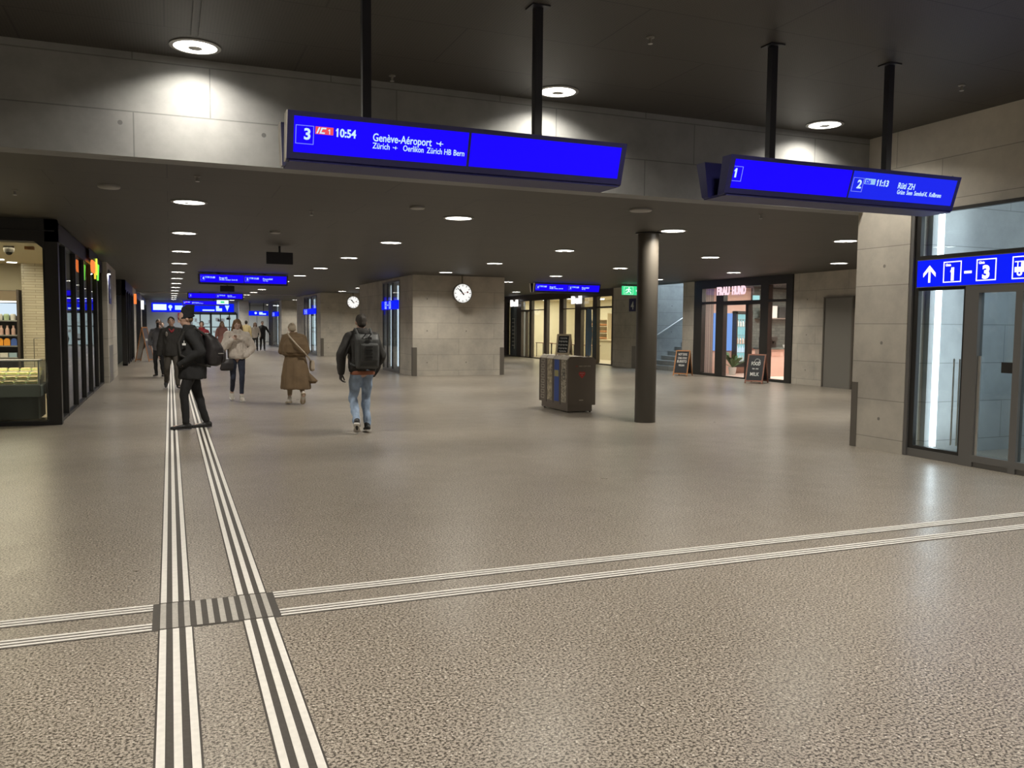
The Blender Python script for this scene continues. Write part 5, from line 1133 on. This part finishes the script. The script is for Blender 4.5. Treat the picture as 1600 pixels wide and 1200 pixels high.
obj('case', MB().box(-.045, .105, .27, .345, 1.375, 1.385), 'white_plastic', t, local=True, bevel=.004); obj('display', MB().box(-.04, .10, .275, .34, 1.385, 1.3865), 'black', t, local=True); settle(t, P4)
t = carried('handbag', 'black handbag hanging at the hip of the person in white fleece', 'bag', P4)
g = Blob(); g.rings(boxy([(.23, .17, .64, .11, .05), (.23, .17, .68, .135, .07), (.21, .17, .80, .12, .06), (.19, .17, .88, .08, .03)])); skinmesh('bag_body', g, 'bag_black', t, vox=.01, smooth=3, wr=.01)
g = Blob(); g.limb([(.19, .13, .90), (.19, .15, 1.1), (.16, .12, 1.30), (.13, .02, 1.42), (.16, -.12, 1.30), (.22, -.12, 1.1), (.23, -.03, .90)], [.010]*7, n=8); skinmesh('strap', g, 'bag_black', t, vox=.007, smooth=1); settle(t, P4)

# 5 -- person in dark jacket behind the walker
P5 = person('person in dark jacket and grey trousers walking closer left of the walker', (.03, 22.2, 0), PI,
    dict(H=1.74, ankle=[(-.13, .14, .095), (.13, -.16, .13)], heel=[(-.13, .07, .02), (.13, -.24, .14)], toe=[(-.16, .32, .01), (.15, -.04, .005)], wrist=[(-.30, .12, .88), (.30, .02, .84)], hand=[((.1, .3, -1), (1, 0, 0)), ((-.05, .2, -1), (-1, 0, 0))]),
    dict(trousers='trouser_grey', legw=1.08, shoe='shoe_black', hair='hair_dark', jacket=dict(JK, mat='cloth_dark', bulk=1.4, w=1.22, hem=.8, collar=1.1, wr=.02)), vox=.012)
g = Blob(); g.limb([(-.05, .13, 1.44), (-.03, .15, 1.40), (.0, .155, 1.38), (.05, .13, 1.45)], [.02, .022, .02, .018]); skinmesh('scarf', g, 'red_cloth', P5['root'], vox=.009, smooth=1)
obj('chest_patch', MB().ell((.11, .165, 1.33), (.03, .02, .06)), 'steel', P5['root'], local=True)
# 6 -- grey jacket further back, holding a phone to the ear
P6 = person('person in grey jacket and black trousers standing with hand raised to the face', (-.30, 27.2, 0), PI-.35,
    dict(H=1.70, ankle=[(-.11, .02, .09), (.12, -.04, .09)], heel=[(-.11, -.05, .01), (.12, -.11, .01)], toe=[(-.14, .18, .01), (.15, .12, .01)], headyaw=.35, wrist=[(-.14, .22, 1.42), (.24, .10, .95)], hand=[((.2, .3, 1), (1, 0, -.2)), ((-.1, .4, -1), (-1, 0, 0))], elbowp=[(-1, .3, -1), (.6, -1, 0)], curl=(1.0, .5)),
    dict(trousers='cloth_black', shoe='shoe_black', hair='hair_dark', jacket=dict(JK, mat='jacket_grey', bulk=1.25, w=1.05)), vox=.013)
t = carried('smartphone', 'dark phone raised by the person in the grey jacket', 'phone', P6); obj('case', MB().box(-.10, -.03, .27, .285, 1.46, 1.60), 'black', t, local=True); settle(t, P6)
# 7.. people far down the concourse
def far_person(label, x, y, rz, H, o, stride=.1, **kw):
    J = dict(H=H, ankle=[(-.09, stride, .09), (.09, -stride, .10)], heel=[(-.09, stride-.06, .01), (.09, -stride-.07, .02)], toe=[(-.1, stride+.17, .01), (.1, -stride+.15, .01)], wrist=[(-.27, .05, .84), (.27, .03, .84)], hand=[((0, .2, -1), (1, 0, 0)), ((0, .2, -1), (-1, 0, 0))]); J.update(kw)
    return person(label, (x, y, 0), rz, J, o, vox=.016)
LC = dict(JK, name='coat', hem=.45, secs=[(.45, .20, .16, 1), (.7, .20, .16, 1), (.95, .19, .15, .6), (1.1, .175, .14, .5), (1.25, .185, .14, .4), (1.36, .18, .13, .2), (1.46, .10, .085, 0)])
far_person('person in a dusty pink coat walking closer behind the white fleece jacket', 2.12, 39.2, PI, 1.68, dict(trousers='coat_pink', shoe='shoe_black', hairstyle='long', hair='hair_brown', skin='skin_pale', jacket=dict(LC, mat='coat_pink')))
far_person('person with a red scarf half hidden behind the person in the beanie', .98, 30.0, PI, 1.66, dict(trousers='cloth_black', shoe='shoe_black', hair='hair_dark', jacket=dict(JK, mat='red_cloth', collar=1.3)))
far_person('person in a pale yellow jacket seen from behind in the distance', 4.02, 50.2, 0, 1.76, dict(trousers='cloth_dark', shoe='shoe_black', hair='hair_dark', jacket=dict(JK, mat='yellow_cloth', bulk=1.2)))
far_person('person in white top at the far right, left one of a pair', 4.62, 51.5, PI, 1.66, dict(trousers='cloth_dark', shoe='shoe_black', hair='hair_brown', hairstyle='long', skin='skin_pale', jacket=dict(JK, mat='fleece_white')), stride=.18)
far_person('person in black coat at the far right, right one of a pair', 5.08, 52.0, PI, 1.74, dict(trousers='cloth_black', shoe='shoe_black', hair='hair_dark', jacket=dict(JK, mat='cloth_black')), stride=.2, wrist=[(-.42, .05, .95), (.27, .03, .84)])
far_person('small distant person with dark hair beside the grey jacket', -.34, 45.0, PI, 1.62, dict(trousers='cloth_dark', shoe='shoe_black', hair='hair_dark', skin='skin_pale', jacket=dict(JK, mat='cloth_dark')))
